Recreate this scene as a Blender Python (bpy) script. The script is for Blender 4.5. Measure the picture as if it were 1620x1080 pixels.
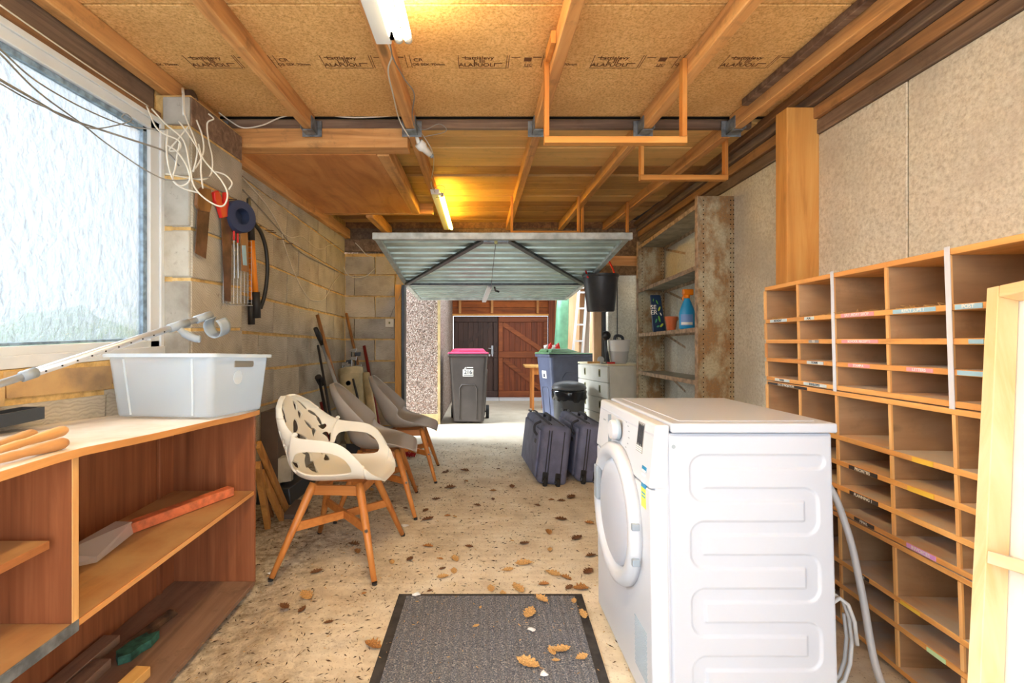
import bpy, bmesh, math, random
from mathutils import Vector, Matrix, Euler, noise as mnoise
R = random.Random(7)
C = bpy.context.scene.collection
sc = bpy.context.scene
for o in list(bpy.data.objects): bpy.data.objects.remove(o)

# ------------------------------------------------------------ camera, world, light, exposure
cam_d = bpy.data.cameras.new('camera'); cam = bpy.data.objects.new('camera', cam_d); C.objects.link(cam)
cam.location = (0, 0, 1.13); cam.rotation_euler = (math.pi/2, 0, 0)
cam_d.sensor_width = 36; cam_d.lens = 36*735/1620; cam_d.shift_x = 52/1620; cam_d.shift_y = -25/1620
cam_d.clip_start = 0.05
sc.camera = cam
w = bpy.data.worlds.new('world'); sc.world = w; w.use_nodes = True
WN = w.node_tree.nodes; WN['Background'].inputs[0].default_value = (0.82, 0.91, 1.0, 1); WN['Background'].inputs[1].default_value = 1.45
sc.view_settings.view_transform = 'Standard'; sc.view_settings.look = 'None'
sc.view_settings.exposure = 1.4; sc.view_settings.gamma = 1; sc.view_settings.use_curve_mapping = False
def area_light(name, loc, rot, sx, sy, power, col=(1, 1, 1)):
    l = bpy.data.lights.new(name, 'AREA'); l.shape = 'RECTANGLE'; l.size = sx; l.size_y = sy; l.energy = power; l.color = col
    o = bpy.data.objects.new(name, l); C.objects.link(o); o.location = loc; o.rotation_euler = rot; return o
# daylight through the open end of the garage behind the camera
def sun_light(name, rot, strength, angle, col):
    l = bpy.data.lights.new(name, 'SUN'); l.energy = strength; l.angle = math.radians(angle); l.color = col
    o = bpy.data.objects.new(name, l); C.objects.link(o); o.rotation_euler = rot; return o
sun_light('hazy_sun', (math.radians(58), 0, math.radians(-4)), .35, 75, (1, 0.98, 0.95))
# soft side daylight that reaches the window
sun_light('side_daylight', (math.radians(62), 0, math.radians(-86)), 8.0, 50, (0.92, 0.96, 1))

# ------------------------------------------------------------ helpers
def F(y): return -0.048*max(0.0, y-1.3)          # the concrete floor falls towards the door
def lin(c):
    c = c/255.0
    return c/12.92 if c <= .04045 else ((c+.055)/1.055)**2.4
def L3(c): return (lin(c[0]), lin(c[1]), lin(c[2]), 1)

class MB:
    def __init__(s): s.v = []; s.f = []; s.m = []
    def add(s, vs, fs, mi=0):
        b = len(s.v); s.v += [tuple(v) for v in vs]; s.f += [tuple(b+i for i in f) for f in fs]; s.m += [mi]*len(fs); return s
    def box(s, x0, x1, y0, y1, z0, z1, mi=0):
        vs = [(x0,y0,z0),(x1,y0,z0),(x1,y1,z0),(x0,y1,z0),(x0,y0,z1),(x1,y0,z1),(x1,y1,z1),(x0,y1,z1)]
        return s.add(vs, [(0,3,2,1),(4,5,6,7),(0,1,5,4),(1,2,6,5),(2,3,7,6),(3,0,4,7)], mi)
    def hexa(s, b, t, mi=0):     # four bottom points, four top points
        return s.add(list(b)+list(t), [(0,3,2,1),(4,5,6,7),(0,1,5,4),(1,2,6,5),(2,3,7,6),(3,0,4,7)], mi)
    def bar(s, p0, p1, w, h, up=(0,0,1), mi=0, w1=None, h1=None):
        p0 = Vector(p0); p1 = Vector(p1); d = (p1-p0).normalized(); u = Vector(up)
        sd = d.cross(u).normalized(); u = sd.cross(d).normalized()
        w1 = w if w1 is None else w1; h1 = h if h1 is None else h1
        a = [p0+sd*(i*w/2)+u*(j*h/2) for i, j in ((-1,-1),(1,-1),(1,1),(-1,1))]
        b = [p1+sd*(i*w1/2)+u*(j*h1/2) for i, j in ((-1,-1),(1,-1),(1,1),(-1,1))]
        return s.hexa(a, b, mi)
    def tube(s, pts, r, n=8, mi=0, cap=True):
        pts = [Vector(p) for p in pts]; m = len(pts)
        rs = r if isinstance(r, (list, tuple)) else [r]*m
        ring = []; prev = None
        for i, p in enumerate(pts):
            d = (pts[min(i+1, m-1)]-pts[max(i-1, 0)]).normalized()
            if prev is None:
                a = Vector((0,0,1)) if abs(d.z) < .9 else Vector((1,0,0))
                prev = d.cross(a).normalized()
            prev = (prev-d*prev.dot(d)).normalized(); q = d.cross(prev)
            ring.append([p+(prev*math.cos(2*math.pi*k/n)+q*math.sin(2*math.pi*k/n))*rs[i] for k in range(n)])
        vs = [v for rg in ring for v in rg]; fs = []
        for i in range(m-1):
            for k in range(n): fs.append((i*n+k, i*n+(k+1) % n, (i+1)*n+(k+1) % n, (i+1)*n+k))
        if cap: fs += [tuple(range(n-1, -1, -1)), tuple((m-1)*n+k for k in range(n))]
        return s.add(vs, fs, mi)
    def lathe(s, prof, n=24, c=(0,0,0), axis='z', mi=0, sx=1, sy=1):
        vs = []; fs = []; m = len(prof)
        for r, h in prof:
            for k in range(n):
                a = 2*math.pi*k/n; x, y = r*math.cos(a)*sx, r*math.sin(a)*sy
                p = (x, y, h) if axis == 'z' else (h, x, y) if axis == 'x' else (y, h, x)
                vs.append((p[0]+c[0], p[1]+c[1], p[2]+c[2]))
        for i in range(m-1):
            for k in range(n): fs.append((i*n+k, i*n+(k+1) % n, (i+1)*n+(k+1) % n, (i+1)*n+k))
        if prof[0][0] > 1e-6: fs.append(tuple(range(n-1, -1, -1)))
        if prof[-1][0] > 1e-6: fs.append(tuple((m-1)*n+k for k in range(n)))
        return s.add(vs, fs, mi)
    def prism(s, poly, z0, z1, mi=0, fn=None):    # poly in a plane, extruded; fn maps (a, b, c) -> xyz
        n = len(poly); fn = fn or (lambda a, b, c: (a, b, c))
        vs = [fn(a, b, z0) for a, b in poly]+[fn(a, b, z1) for a, b in poly]
        fs = [tuple(range(n-1, -1, -1)), tuple(range(n, 2*n))]+[(i, (i+1) % n, n+(i+1) % n, n+i) for i in range(n)]
        return s.add(vs, fs, mi)
    def grid(s, nu, nv, fn, mi=0, close_u=False):
        vs = [fn(i/(nu-1), j/(nv-1)) for j in range(nv) for i in range(nu)]
        fs = [(j*nu+i, j*nu+i+1, (j+1)*nu+i+1, (j+1)*nu+i) for j in range(nv-1) for i in range(nu-1)]
        return s.add(vs, fs, mi)
    def mesh(s, name, mats, smooth=False):
        me = bpy.data.meshes.new(name); me.from_pydata(s.v, [], s.f)
        mats = mats if isinstance(mats, (list, tuple)) else [mats]
        for m in mats: me.materials.append(m)
        if len(mats) > 1: me.polygons.foreach_set('material_index', s.m)
        bm = bmesh.new(); bm.from_mesh(me); bmesh.ops.recalc_face_normals(bm, faces=bm.faces); bm.to_mesh(me); bm.free()
        if smooth: me.polygons.foreach_set('use_smooth', [True]*len(me.polygons))
        me.update(); return me
    def build(s, name, mats, parent=None, smooth=False, bevel=0, seg=2, label=None, local=False, auto=False):
        o = bpy.data.objects.new(name, s.mesh(name, mats, smooth or auto)); C.objects.link(o)
        if parent is not None:
            o.parent = parent
            if not local: o.matrix_parent_inverse = WM(parent).inverted()
        if label: o['label'] = label
        if bevel:
            b = o.modifiers.new('bevel', 'BEVEL'); b.width = bevel; b.segments = seg; b.limit_method = 'ANGLE'; b.angle_limit = math.radians(40)
        if auto:
            for e in o.data.edges: pass
            bm = bmesh.new(); bm.from_mesh(o.data)
            for e in bm.edges:
                if len(e.link_faces) == 2 and e.calc_face_angle(0) > math.radians(38): e.smooth = False
            bm.to_mesh(o.data); bm.free()
        return o
def WM(o):
    m = o.matrix_basis.copy()
    while o.parent is not None:
        m = o.parent.matrix_basis @ o.matrix_parent_inverse @ m; o = o.parent
    return m
def thing(name, label, cat, loc=(0,0,0), group=None, rot=None):
    o = bpy.data.objects.new(name, None); C.objects.link(o); o.location = loc
    if rot is not None: o.rotation_euler = rot
    o.empty_display_size = .1
    o['label'] = label; o['category'] = cat
    if group: o['group'] = group
    return o
def tag(o, label, cat, group=None):
    o['label'] = label; o['category'] = cat
    if group: o['group'] = group
    return o
def struct(o): o['kind'] = 'structure'; return o
def stuff(o): o['kind'] = 'stuff'; return o
def copy_tree(o, parent=None):
    c = o.copy(); C.objects.link(c)
    if parent is not None: c.parent = parent
    for ch in list(o.children): copy_tree(ch, c)
    return c
def place(o, x, y, yaw=0, z=None, slope=True):
    m = (Matrix.Rotation(-.048, 4, 'X') if slope else Matrix.Identity(4)) @ Matrix.Rotation(yaw, 4, 'Z')
    o.rotation_euler = m.to_euler(); o.location = (x, y, F(y) if z is None else z); return o
def spline(pts, n=8):        # Catmull-Rom through points
    P = [Vector(p) for p in pts]; P = [P[0]*2-P[1]]+P+[P[-1]*2-P[-2]]; out = []
    for i in range(1, len(P)-2):
        for k in range(n):
            t = k/n; a, b, c, d = P[i-1], P[i], P[i+1], P[i+2]
            out.append(.5*((2*b)+(c-a)*t+(2*a-5*b+4*c-d)*t*t+(3*b-a-3*c+d)*t**3))
    out.append(P[-2]); return out
def lettering(txt, size, mat, parent, loc, xdir, ydir, align='CENTER', name='lettering', local=False, ext=.0002):
    cu = bpy.data.curves.new(name, 'FONT'); cu.body = txt; cu.size = size; cu.extrude = ext; cu.offset = size*.018; cu.align_x = align; cu.align_y = 'CENTER'
    cu.materials.append(mat); tmp = bpy.data.objects.new(name, cu); C.objects.link(tmp)
    bpy.context.view_layer.update()
    me = bpy.data.meshes.new_from_object(tmp.evaluated_get(bpy.context.evaluated_depsgraph_get())); me.name = name
    bpy.data.objects.remove(tmp); o = bpy.data.objects.new(name, me); C.objects.link(o)
    x = Vector(xdir).normalized(); y = Vector(ydir); y = (y-x*y.dot(x)).normalized(); z = x.cross(y)
    o.matrix_basis = Matrix.Translation(Vector(loc)) @ Matrix((x, y, z)).transposed().to_4x4()
    if parent is not None:
        o.parent = parent
        if not local: o.matrix_parent_inverse = WM(parent).inverted()
    return o

# ------------------------------------------------------------ materials
class NT:
    def __init__(s, name, rough=.6, metal=0, spec=None):
        s.mat = bpy.data.materials.new(name); s.mat.use_nodes = True; s.t = s.mat.node_tree; s.n = s.t.nodes
        s.p = s.n['Principled BSDF']; s.p.inputs['Roughness'].default_value = rough; s.p.inputs['Metallic'].default_value = metal
        if spec is not None: s.p.inputs['Specular IOR Level'].default_value = spec
        tc = s.n.new('ShaderNodeTexCoord'); oi = s.n.new('ShaderNodeObjectInfo')
        mul = s.n.new('ShaderNodeMath'); mul.operation = 'MULTIPLY'; mul.inputs[1].default_value = 17.3; s.l(oi.outputs['Random'], mul.inputs[0])
        cx = s.n.new('ShaderNodeCombineXYZ'); s.l(mul.outputs[0], cx.inputs[0]); s.l(mul.outputs[0], cx.inputs[1]); s.l(mul.outputs[0], cx.inputs[2])
        ad = s.n.new('ShaderNodeVectorMath'); ad.operation = 'ADD'; s.l(tc.outputs['Object'], ad.inputs[0]); s.l(cx.outputs[0], ad.inputs[1])
        s.co = ad.outputs[0]; s.raw = tc.outputs['Object']; s.rand = oi.outputs['Random']
    def l(s, a, b): s.t.links.new(a, b)
    def mapv(s, scale, co=None, rot=(0,0,0)):
        m = s.n.new('ShaderNodeMapping'); m.inputs['Scale'].default_value = scale; m.inputs['Rotation'].default_value = rot
        s.l(co or s.co, m.inputs[0]); return m.outputs[0]
    def noise(s, scale, co=None, detail=4, rough=.55, dist=0):
        n = s.n.new('ShaderNodeTexNoise'); n.inputs['Scale'].default_value = scale; n.inputs['Detail'].default_value = detail
        n.inputs['Roughness'].default_value = rough; n.inputs['Distortion'].default_value = dist; s.l(co or s.co, n.inputs['Vector']); return n.outputs[0]
    def vor(s, scale, co=None, feat='F1', out='Distance'):
        n = s.n.new('ShaderNodeTexVoronoi'); n.feature = feat; n.inputs['Scale'].default_value = scale; s.l(co or s.co, n.inputs['Vector']); return n.outputs[out]
    def wave(s, scale, co=None, dist=2, detail=2, axis='X', dscale=1, prof='SIN'):
        n = s.n.new('ShaderNodeTexWave'); n.bands_direction = axis; n.wave_profile = prof; n.inputs['Scale'].default_value = scale
        n.inputs['Distortion'].default_value = dist; n.inputs['Detail'].default_value = detail; n.inputs['Detail Scale'].default_value = dscale
        s.l(co or s.co, n.inputs['Vector']); return n.outputs['Fac']
    def ramp(s, f, stops, interp='LINEAR'):
        r = s.n.new('ShaderNodeValToRGB'); r.color_ramp.interpolation = interp; e = r.color_ramp.elements
        while len(e) < len(stops): e.new(.5)
        for i, (p, c) in enumerate(stops):
            e[i].position = p; e[i].color = L3(c) if not isinstance(c, (int, float)) else (c, c, c, 1)
        s.l(f, r.inputs[0]); return r.outputs[0]
    def mix(s, f, a, b, mode='MIX'):
        m = s.n.new('ShaderNodeMixRGB'); m.blend_type = mode
        for k, v in ((0, f), (1, a), (2, b)):
            if isinstance(v, (int, float)): m.inputs[k].default_value = v if k == 0 else (v, v, v, 1)
            elif isinstance(v, (tuple, list)): m.inputs[k].default_value = L3(v)
            else: s.l(v, m.inputs[k])
        return m.outputs[0]
    def math(s, op, a, b=0):
        m = s.n.new('ShaderNodeMath'); m.operation = op
        for k, v in ((0, a), (1, b)):
            if isinstance(v, (int, float)): m.inputs[k].default_value = v
            else: s.l(v, m.inputs[k])
        return m.outputs[0]
    def col(s, c):
        if isinstance(c, (tuple, list)): s.p.inputs['Base Color'].default_value = L3(c)
        else: s.l(c, s.p.inputs['Base Color'])
        return s
    def bump(s, h, strength=.3, dist=.01):
        b = s.n.new('ShaderNodeBump'); b.inputs['Strength'].default_value = strength; b.inputs['Distance'].default_value = dist
        s.l(h, b.inputs['Height']); s.l(b.outputs[0], s.p.inputs['Normal']); return b.outputs[0]

def wood(name, light, mid, dark, axis='Y', rough=.7, grain=22, knots=True, dirt=0.0, bump=.15, dust=None, vary=.18):
    k = NT(name, rough); sc_ = {'X': (1.2, grain, grain), 'Y': (grain, 1.2, grain), 'Z': (grain, grain, 1.2)}[axis]
    co = k.mapv(sc_)
    g = k.noise(1, co, 5, .6, .8)
    c = k.ramp(g, [(.28, dark), (.5, mid), (.72, light)])
    big = k.noise(2.2, None, 3); c = k.mix(k.ramp(big, [(.38, 0.0), (.65, .35)]), c, dark)
    if knots:
        kn = k.vor(1.0, k.mapv({'X': (1.6, 5, 5), 'Y': (5, 1.6, 5), 'Z': (5, 5, 1.6)}[axis]))
        c = k.mix(k.ramp(kn, [(.05, .75), (.11, 0.0)]), c, tuple(int(x*.42) for x in dark))
    if dirt:
        d = k.noise(9, None, 6, .7); c = k.mix(k.ramp(d, [(.55, 0.0), (.72, dirt)]), c, tuple(int(x*.5) for x in dark))
    c = k.mix(vary, c, k.ramp(k.rand, [(0, tuple(int(x*.62) for x in mid)), (1, tuple(min(255, int(x*1.12)) for x in light))]))
    if dust:
        geo = k.n.new('ShaderNodeNewGeometry'); sx = k.n.new('ShaderNodeSeparateXYZ'); k.l(geo.outputs['Normal'], sx.inputs[0])
        f = k.math('MULTIPLY', k.ramp(sx.outputs[2], [(.7, 0.0), (.9, 1.0)]), k.ramp(k.noise(6), [(.3, .35), (.6, .95)]))
        c = k.mix(f, c, dust)
    k.col(c); k.bump(g, bump, .004); return k.mat
def plain(name, c, rough=.5, metal=0, var=.0, scale=12, bump=0, c2=None, spec=None):
    k = NT(name, rough, metal, spec)
    if var or c2:
        c2 = c2 or tuple(max(0, int(x*(1-var))) for x in c)
        k.col(k.ramp(k.noise(scale, None, 5), [(.35, c2), (.62, c)]))
    else: k.col(c)
    if bump: k.bump(k.noise(scale*6, None, 3), bump, .003)
    return k.mat

W = {}
J = ((244,190,128), (220,156,92), (164,102,52))
for ax in 'XYZ': W['joist'+ax] = wood('rough_sawn_joist_'+ax, *J, axis=ax, dirt=.5)
W['plank'] = wood('roof_plank', (246,194,126), (222,160,94), (164,104,54), 'X', grain=24, dirt=.7, vary=.6)
W['ledger'] = wood('weathered_grey_timber', (170,142,118), (128,100,82), (80,58,46), 'X', dirt=.3)
W['dark_beam'] = wood('dark_stained_timber', (170,144,122), (132,108,90), (78,60,50), 'Y', dirt=.4)
W['dark_beam2'] = wood('brown_stained_timber', (200,146,92), (150,108,72), (94,68,52), 'Y', dirt=.4)
W['post'] = wood('planed_post', (244,190,112), (228,162,82), (186,120,56), 'Z', grain=14)
W['ply'] = wood('plywood_sheet', (240,172,108), (224,152,86), (188,112,58), 'Y', grain=7, knots=False, dirt=.25)
W['batten'] = wood('batten', (244,186,110), (226,154,74), (180,110,44), 'X', grain=18, knots=False)
W['battenZ'] = wood('batten_upright', (240,176,98), (218,142,64), (170,98,38), 'Z', grain=18, knots=False)
W['pineZ'] = wood('clean_pine_upright', (238,216,178), (230,198,150), (222,166,98), 'Z', grain=16, knots=False, rough=.5)
W['pineY'] = wood('clean_pine_rail', (238,216,178), (230,198,150), (222,166,98), 'Y', grain=16, knots=False, rough=.5, dust=(190,184,176))
W['mahog'] = wood('reddish_bookcase_veneer', (186,118,78), (156,92,58), (116,66,40), 'Z', grain=30, knots=False, rough=.45, bump=.05)
W['mahogY'] = wood('reddish_shelf_board', (206,140,82), (176,108,58), (130,76,40), 'Y', grain=20, knots=False, rough=.6, dirt=.5, dust=(190,150,104))
W['bottomY'] = wood('dusty_dark_shelf_board', (172,138,112), (146,112,90), (108,80,64), 'Y', grain=14, knots=False, rough=.8, dirt=.5)
W['edge'] = wood('pale_lipping', (236,178,112), (216,148,82), (186,116,58), 'Y', grain=18, knots=False)
W['edgeZ'] = wood('pale_lipping_upright', (250,206,144), (242,184,116), (214,146,84), 'Z', grain=18, knots=False)
W['pg'] = wood('pigeonhole_shelf', (250,196,124), (240,172,96), (204,130,66), 'Y', grain=22, knots=False, rough=.6, dirt=.25, dust=(206,200,192))
W['pgdiv'] = wood('pigeonhole_divider', (204,168,132), (182,144,106), (146,108,76), 'X', grain=8, knots=True, rough=.65, dirt=.3)
W['oak'] = wood('chair_leg_wood', (226,152,80), (208,130,60), (176,100,42), 'Z', grain=26, knots=False, rough=.42, bump=.05)
W['oakX'] = wood('chair_rail_wood', (222,148,78), (204,126,58), (172,98,42), 'X', grain=26, knots=False, rough=.42, bump=.05)
W['offcut'] = wood('offcut_timber', (236,180,106), (210,146,74), (156,98,46), 'Z', grain=12, rough=.7)
W['offcutY'] = wood('offcut_timber_flat', (236,190,116), (214,156,84), (150,98,52), 'Y', grain=12, rough=.7)
W['doorplank'] = wood('stained_door_board', (160,84,44), (128,62,32), (84,40,24), 'Z', grain=26, rough=.6, dirt=.4)
W['doordark'] = wood('dark_brown_door_board', (92,66,56), (74,52,46), (52,38,34), 'Z', grain=26, rough=.6)
W['doorrail'] = wood('stained_door_rail', (182,104,52), (148,76,38), (96,50,28), 'X', grain=20, rough=.6, dirt=.4)
W['gable'] = wood('orange_gable_board', (200,116,48), (166,88,36), (100,52,24), 'X', grain=18, dirt=.4)
W['sheet'] = wood('pale_plywood_offcut', (236,200,164), (220,178,138), (186,138,100), 'Z', grain=6, rough=.7)
W['handle'] = wood('worn_tool_handle', (186,134,84), (146,98,58), (96,62,38), 'Z', grain=20, knots=False, rough=.5)
W['chisel'] = wood('dusty_chisel_handle', (236,190,132), (214,158,98), (180,120,70), 'Y', grain=16, knots=False, rough=.5)

def m_chip():
    k = NT('chipboard', .75); n1 = k.noise(95, None, 3, .7); n2 = k.noise(3, None, 4)
    c = k.ramp(n1, [(.33, (196,146,84)), (.5, (232,184,118)), (.68, (246,206,146))])
    c = k.mix(k.ramp(n2, [(.35, .35), (.6, 0.0)]), c, (190,136,74))
    sp = k.noise(16, None, 5, .7); c = k.mix(k.ramp(sp, [(.68, 0.0), (.74, .6)]), c, (120,74,34))
    k.col(c); k.bump(n1, .12, .003); return k.mat
def m_block(name, a, b, d, zig=True):
    k = NT(name, .9); big = k.noise(5, None, 5); fine = k.noise(70, None, 4, .7)
    c = k.ramp(big, [(.32, d), (.5, b), (.7, a)])
    ch = k.ramp(k.rand, [(0, (150,142,132)), (.5, (190,182,168)), (1, (216,202,176))]); c = k.mix(.3, c, ch)
    h = fine
    if zig:
        zz = k.wave(26, k.mapv((1, 1, 1), None, (math.radians(35), 0, 0)), 9, 1, 'Z', .8)
        c = k.mix(k.ramp(zz, [(.15, .22), (.5, 0.0)]), c, (108,96,84)); h = k.mix(.35, fine, zz)
    dd = k.noise(11, None, 6, .75); c = k.mix(k.ramp(dd, [(.62, 0.0), (.72, .55)]), c, (92,70,50))
    k.col(c); k.bump(h, .4, .006); return k.mat
def m_mortar():
    k = NT('mortar', .95); c = k.ramp(k.noise(14, None, 6, .7), [(.3, (176,140,88)), (.5, (220,182,116)), (.7, (238,208,150))])
    k.col(c); k.bump(k.noise(40, None, 5), .6, .008); return k.mat
def m_conc():
    k = NT('concrete_panel', .9); v = k.vor(95); n = k.noise(120, None, 2); big = k.noise(1.7, None, 5, .6)
    c = k.ramp(k.noise(60, None, 4, .7), [(.3, (184,178,162)), (.5, (214,210,196)), (.7, (232,230,218))])
    c = k.mix(k.ramp(v, [(.1, .45), (.26, 0.0)]), c, (236,224,200))
    dk = k.noise(75, None, 3, .7); c = k.mix(k.ramp(dk, [(.62, 0.0), (.70, .35)]), c, (150,128,98))
    c = k.mix(k.ramp(big, [(.38, .55), (.56, 0.0)]), c, (188,182,170))
    k.col(c); k.bump(n, .25, .004); return k.mat
def m_floor():
    k = NT('concrete_floor', .85)
    c = k.ramp(k.noise(5, None, 6, .65), [(.3, (208,192,166)), (.5, (232,220,196)), (.7, (246,238,220))])
    sx = k.n.new('ShaderNodeSeparateXYZ'); k.l(k.raw, sx.inputs[0])
    side = k.math('ADD', k.math('MULTIPLY', sx.outputs[0], -.42), k.math('MULTIPLY', k.noise(2.6, k.raw, 5, .7), 1.05))
    d1 = k.noise(26, k.raw, 6, .75)
    dirt = k.math('MULTIPLY', k.ramp(side, [(.62, 0.0), (1.0, .85)]), k.ramp(d1, [(.38, .15), (.6, 1.0)]))
    yy = k.math('ADD', sx.outputs[1], k.math('MULTIPLY', k.noise(1.3, k.raw, 3), .7))
    yf = k.n.new('ShaderNodeMapRange'); yf.inputs[1].default_value = 5.9; yf.inputs[2].default_value = 5.2; k.l(yy, yf.inputs[0])
    dirt = k.math('MULTIPLY', dirt, yf.outputs[0])
    c = k.mix(dirt, c, (120,98,72))
    sp = k.noise(70, k.raw, 4, .7); c = k.mix(k.math('MULTIPLY', k.ramp(sp, [(.58, 0.0), (.66, .7)]), k.ramp(k.noise(2, k.raw), [(.3, .3), (.6, 1.0)])), c, (134,104,68))
    sp2 = k.noise(140, k.raw, 2); c = k.mix(k.ramp(sp2, [(.66, 0.0), (.72, .6)]), c, (110,88,62))
    rd = k.wave(5.5, k.raw, 2.2, 3, 'Y'); c = k.mix(k.ramp(rd, [(.0, .07), (.4, 0.0)]), c, (150,124,92))
    c = k.mix(k.math('MULTIPLY', k.math('SUBTRACT', 1, yf.outputs[0]), .6), c, (186,176,160))
    k.col(c); k.bump(k.mix(.5, sp, rd), .35, .006); return k.mat
def m_pebble():
    k = NT('pebble_dash', .9); v = k.vor(62, None, 'F1', 'Color'); d = k.vor(62)
    c = k.ramp(v, [(.15, (100,82,74)), (.4, (164,146,136)), (.6, (204,192,184)), (.85, (146,108,94))])
    c = k.mix(k.ramp(d, [(.45, 0.0), (.7, .8)]), c, (120,104,92)); k.col(c)
    k.bump(k.ramp(d, [(0, 1.0), (.6, 0.0)]), .9, .012); return k.mat
def m_rust():
    k = NT('rusted_grey_steel', .6, .1); n = k.noise(7, k.mapv((1,1,.6)), 7, .7); n2 = k.noise(60, None, 4, .75)
    c = k.ramp(n2, [(.3, (168,160,134)), (.6, (200,192,164))])
    f = k.math('MULTIPLY', k.ramp(n, [(.42, 0.0), (.56, .9)]), k.ramp(n2, [(.3, .5), (.5, 1.0)]))
    c = k.mix(f, c, k.ramp(n2, [(.3, (116,78,42)), (.6, (164,122,74))])); k.col(c); k.bump(n2, .3, .003); return k.mat
def m_mat():
    k = NT('ribbed_mat_pile', .95); n = k.noise(190, None, 3, .8); wv = k.wave(9.5, k.raw, 1.0, 2, 'X')
    c = k.ramp(n, [(.34, (44,48,58)), (.46, (92,98,110)), (.56, (128,130,136)), (.68, (204,194,180))])
    c = k.mix(k.math('MULTIPLY', k.ramp(wv, [(.25, 1.0), (.6, 0.0)]), .35), c, (98,96,100)); k.col(c); k.bump(n, .5, .004); return k.mat
def m_glass():
    k = NT('frosted_glass', .2); n = k.n; k.t.nodes.remove(k.p)
    co = k.mapv((1, .55, 1)); 
    h = k.noise(38, k.mapv((1, 1, .5)), 4, .6, .6); h2 = k.vor(26, k.mapv((1, 1, .6)), 'SMOOTH_F1')
    hh = k.mix(.5, h, h2)
    b = n.new('ShaderNodeBump'); b.inputs['Strength'].default_value = 1.0; b.inputs['Distance'].default_value = .02; k.l(hh, b.inputs['Height'])
    rf = n.new('ShaderNodeBsdfRefraction'); rf.inputs['Roughness'].default_value = .12; rf.inputs['IOR'].default_value = 1.3; rf.inputs['Color'].default_value = (.56,.58,.59,1); k.l(b.outputs[0], rf.inputs['Normal'])
    tr = n.new('ShaderNodeBsdfTranslucent'); tr.inputs['Color'].default_value = (.18,.19,.20,1); k.l(b.outputs[0], tr.inputs['Normal'])
    gl = n.new('ShaderNodeBsdfGlossy'); gl.inputs['Roughness'].default_value = .12; k.l(b.outputs[0], gl.inputs['Normal'])
    m1 = n.new('ShaderNodeMixShader'); m1.inputs[0].default_value = .3; k.l(rf.outputs[0], m1.inputs[1]); k.l(tr.outputs[0], m1.inputs[2])
    m2 = n.new('ShaderNodeMixShader'); m2.inputs[0].default_value = .10; k.l(m1.outputs[0], m2.inputs[1]); k.l(gl.outputs[0], m2.inputs[2])
    tp_ = n.new('ShaderNodeBsdfTransparent'); m3 = n.new('ShaderNodeMixShader'); m3.inputs[0].default_value = .22; k.l(m2.outputs[0], m3.inputs[1]); k.l(tp_.outputs[0], m3.inputs[2])
    k.l(m3.outputs[0], n['Material Output'].inputs[0]); return k.mat
def m_clear(name, col, alpha, rough=.25):
    k = NT(name, rough); k.col(col); k.p.inputs['Alpha'].default_value = alpha; return k.mat
def m_emit(name, c, s):
    k = NT(name); k.p.inputs['Base Color'].default_value = (*c, 1); k.p.inputs['Emission Color'].default_value = (*c, 1); k.p.inputs['Emission Strength'].default_value = s; return k.mat
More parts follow.
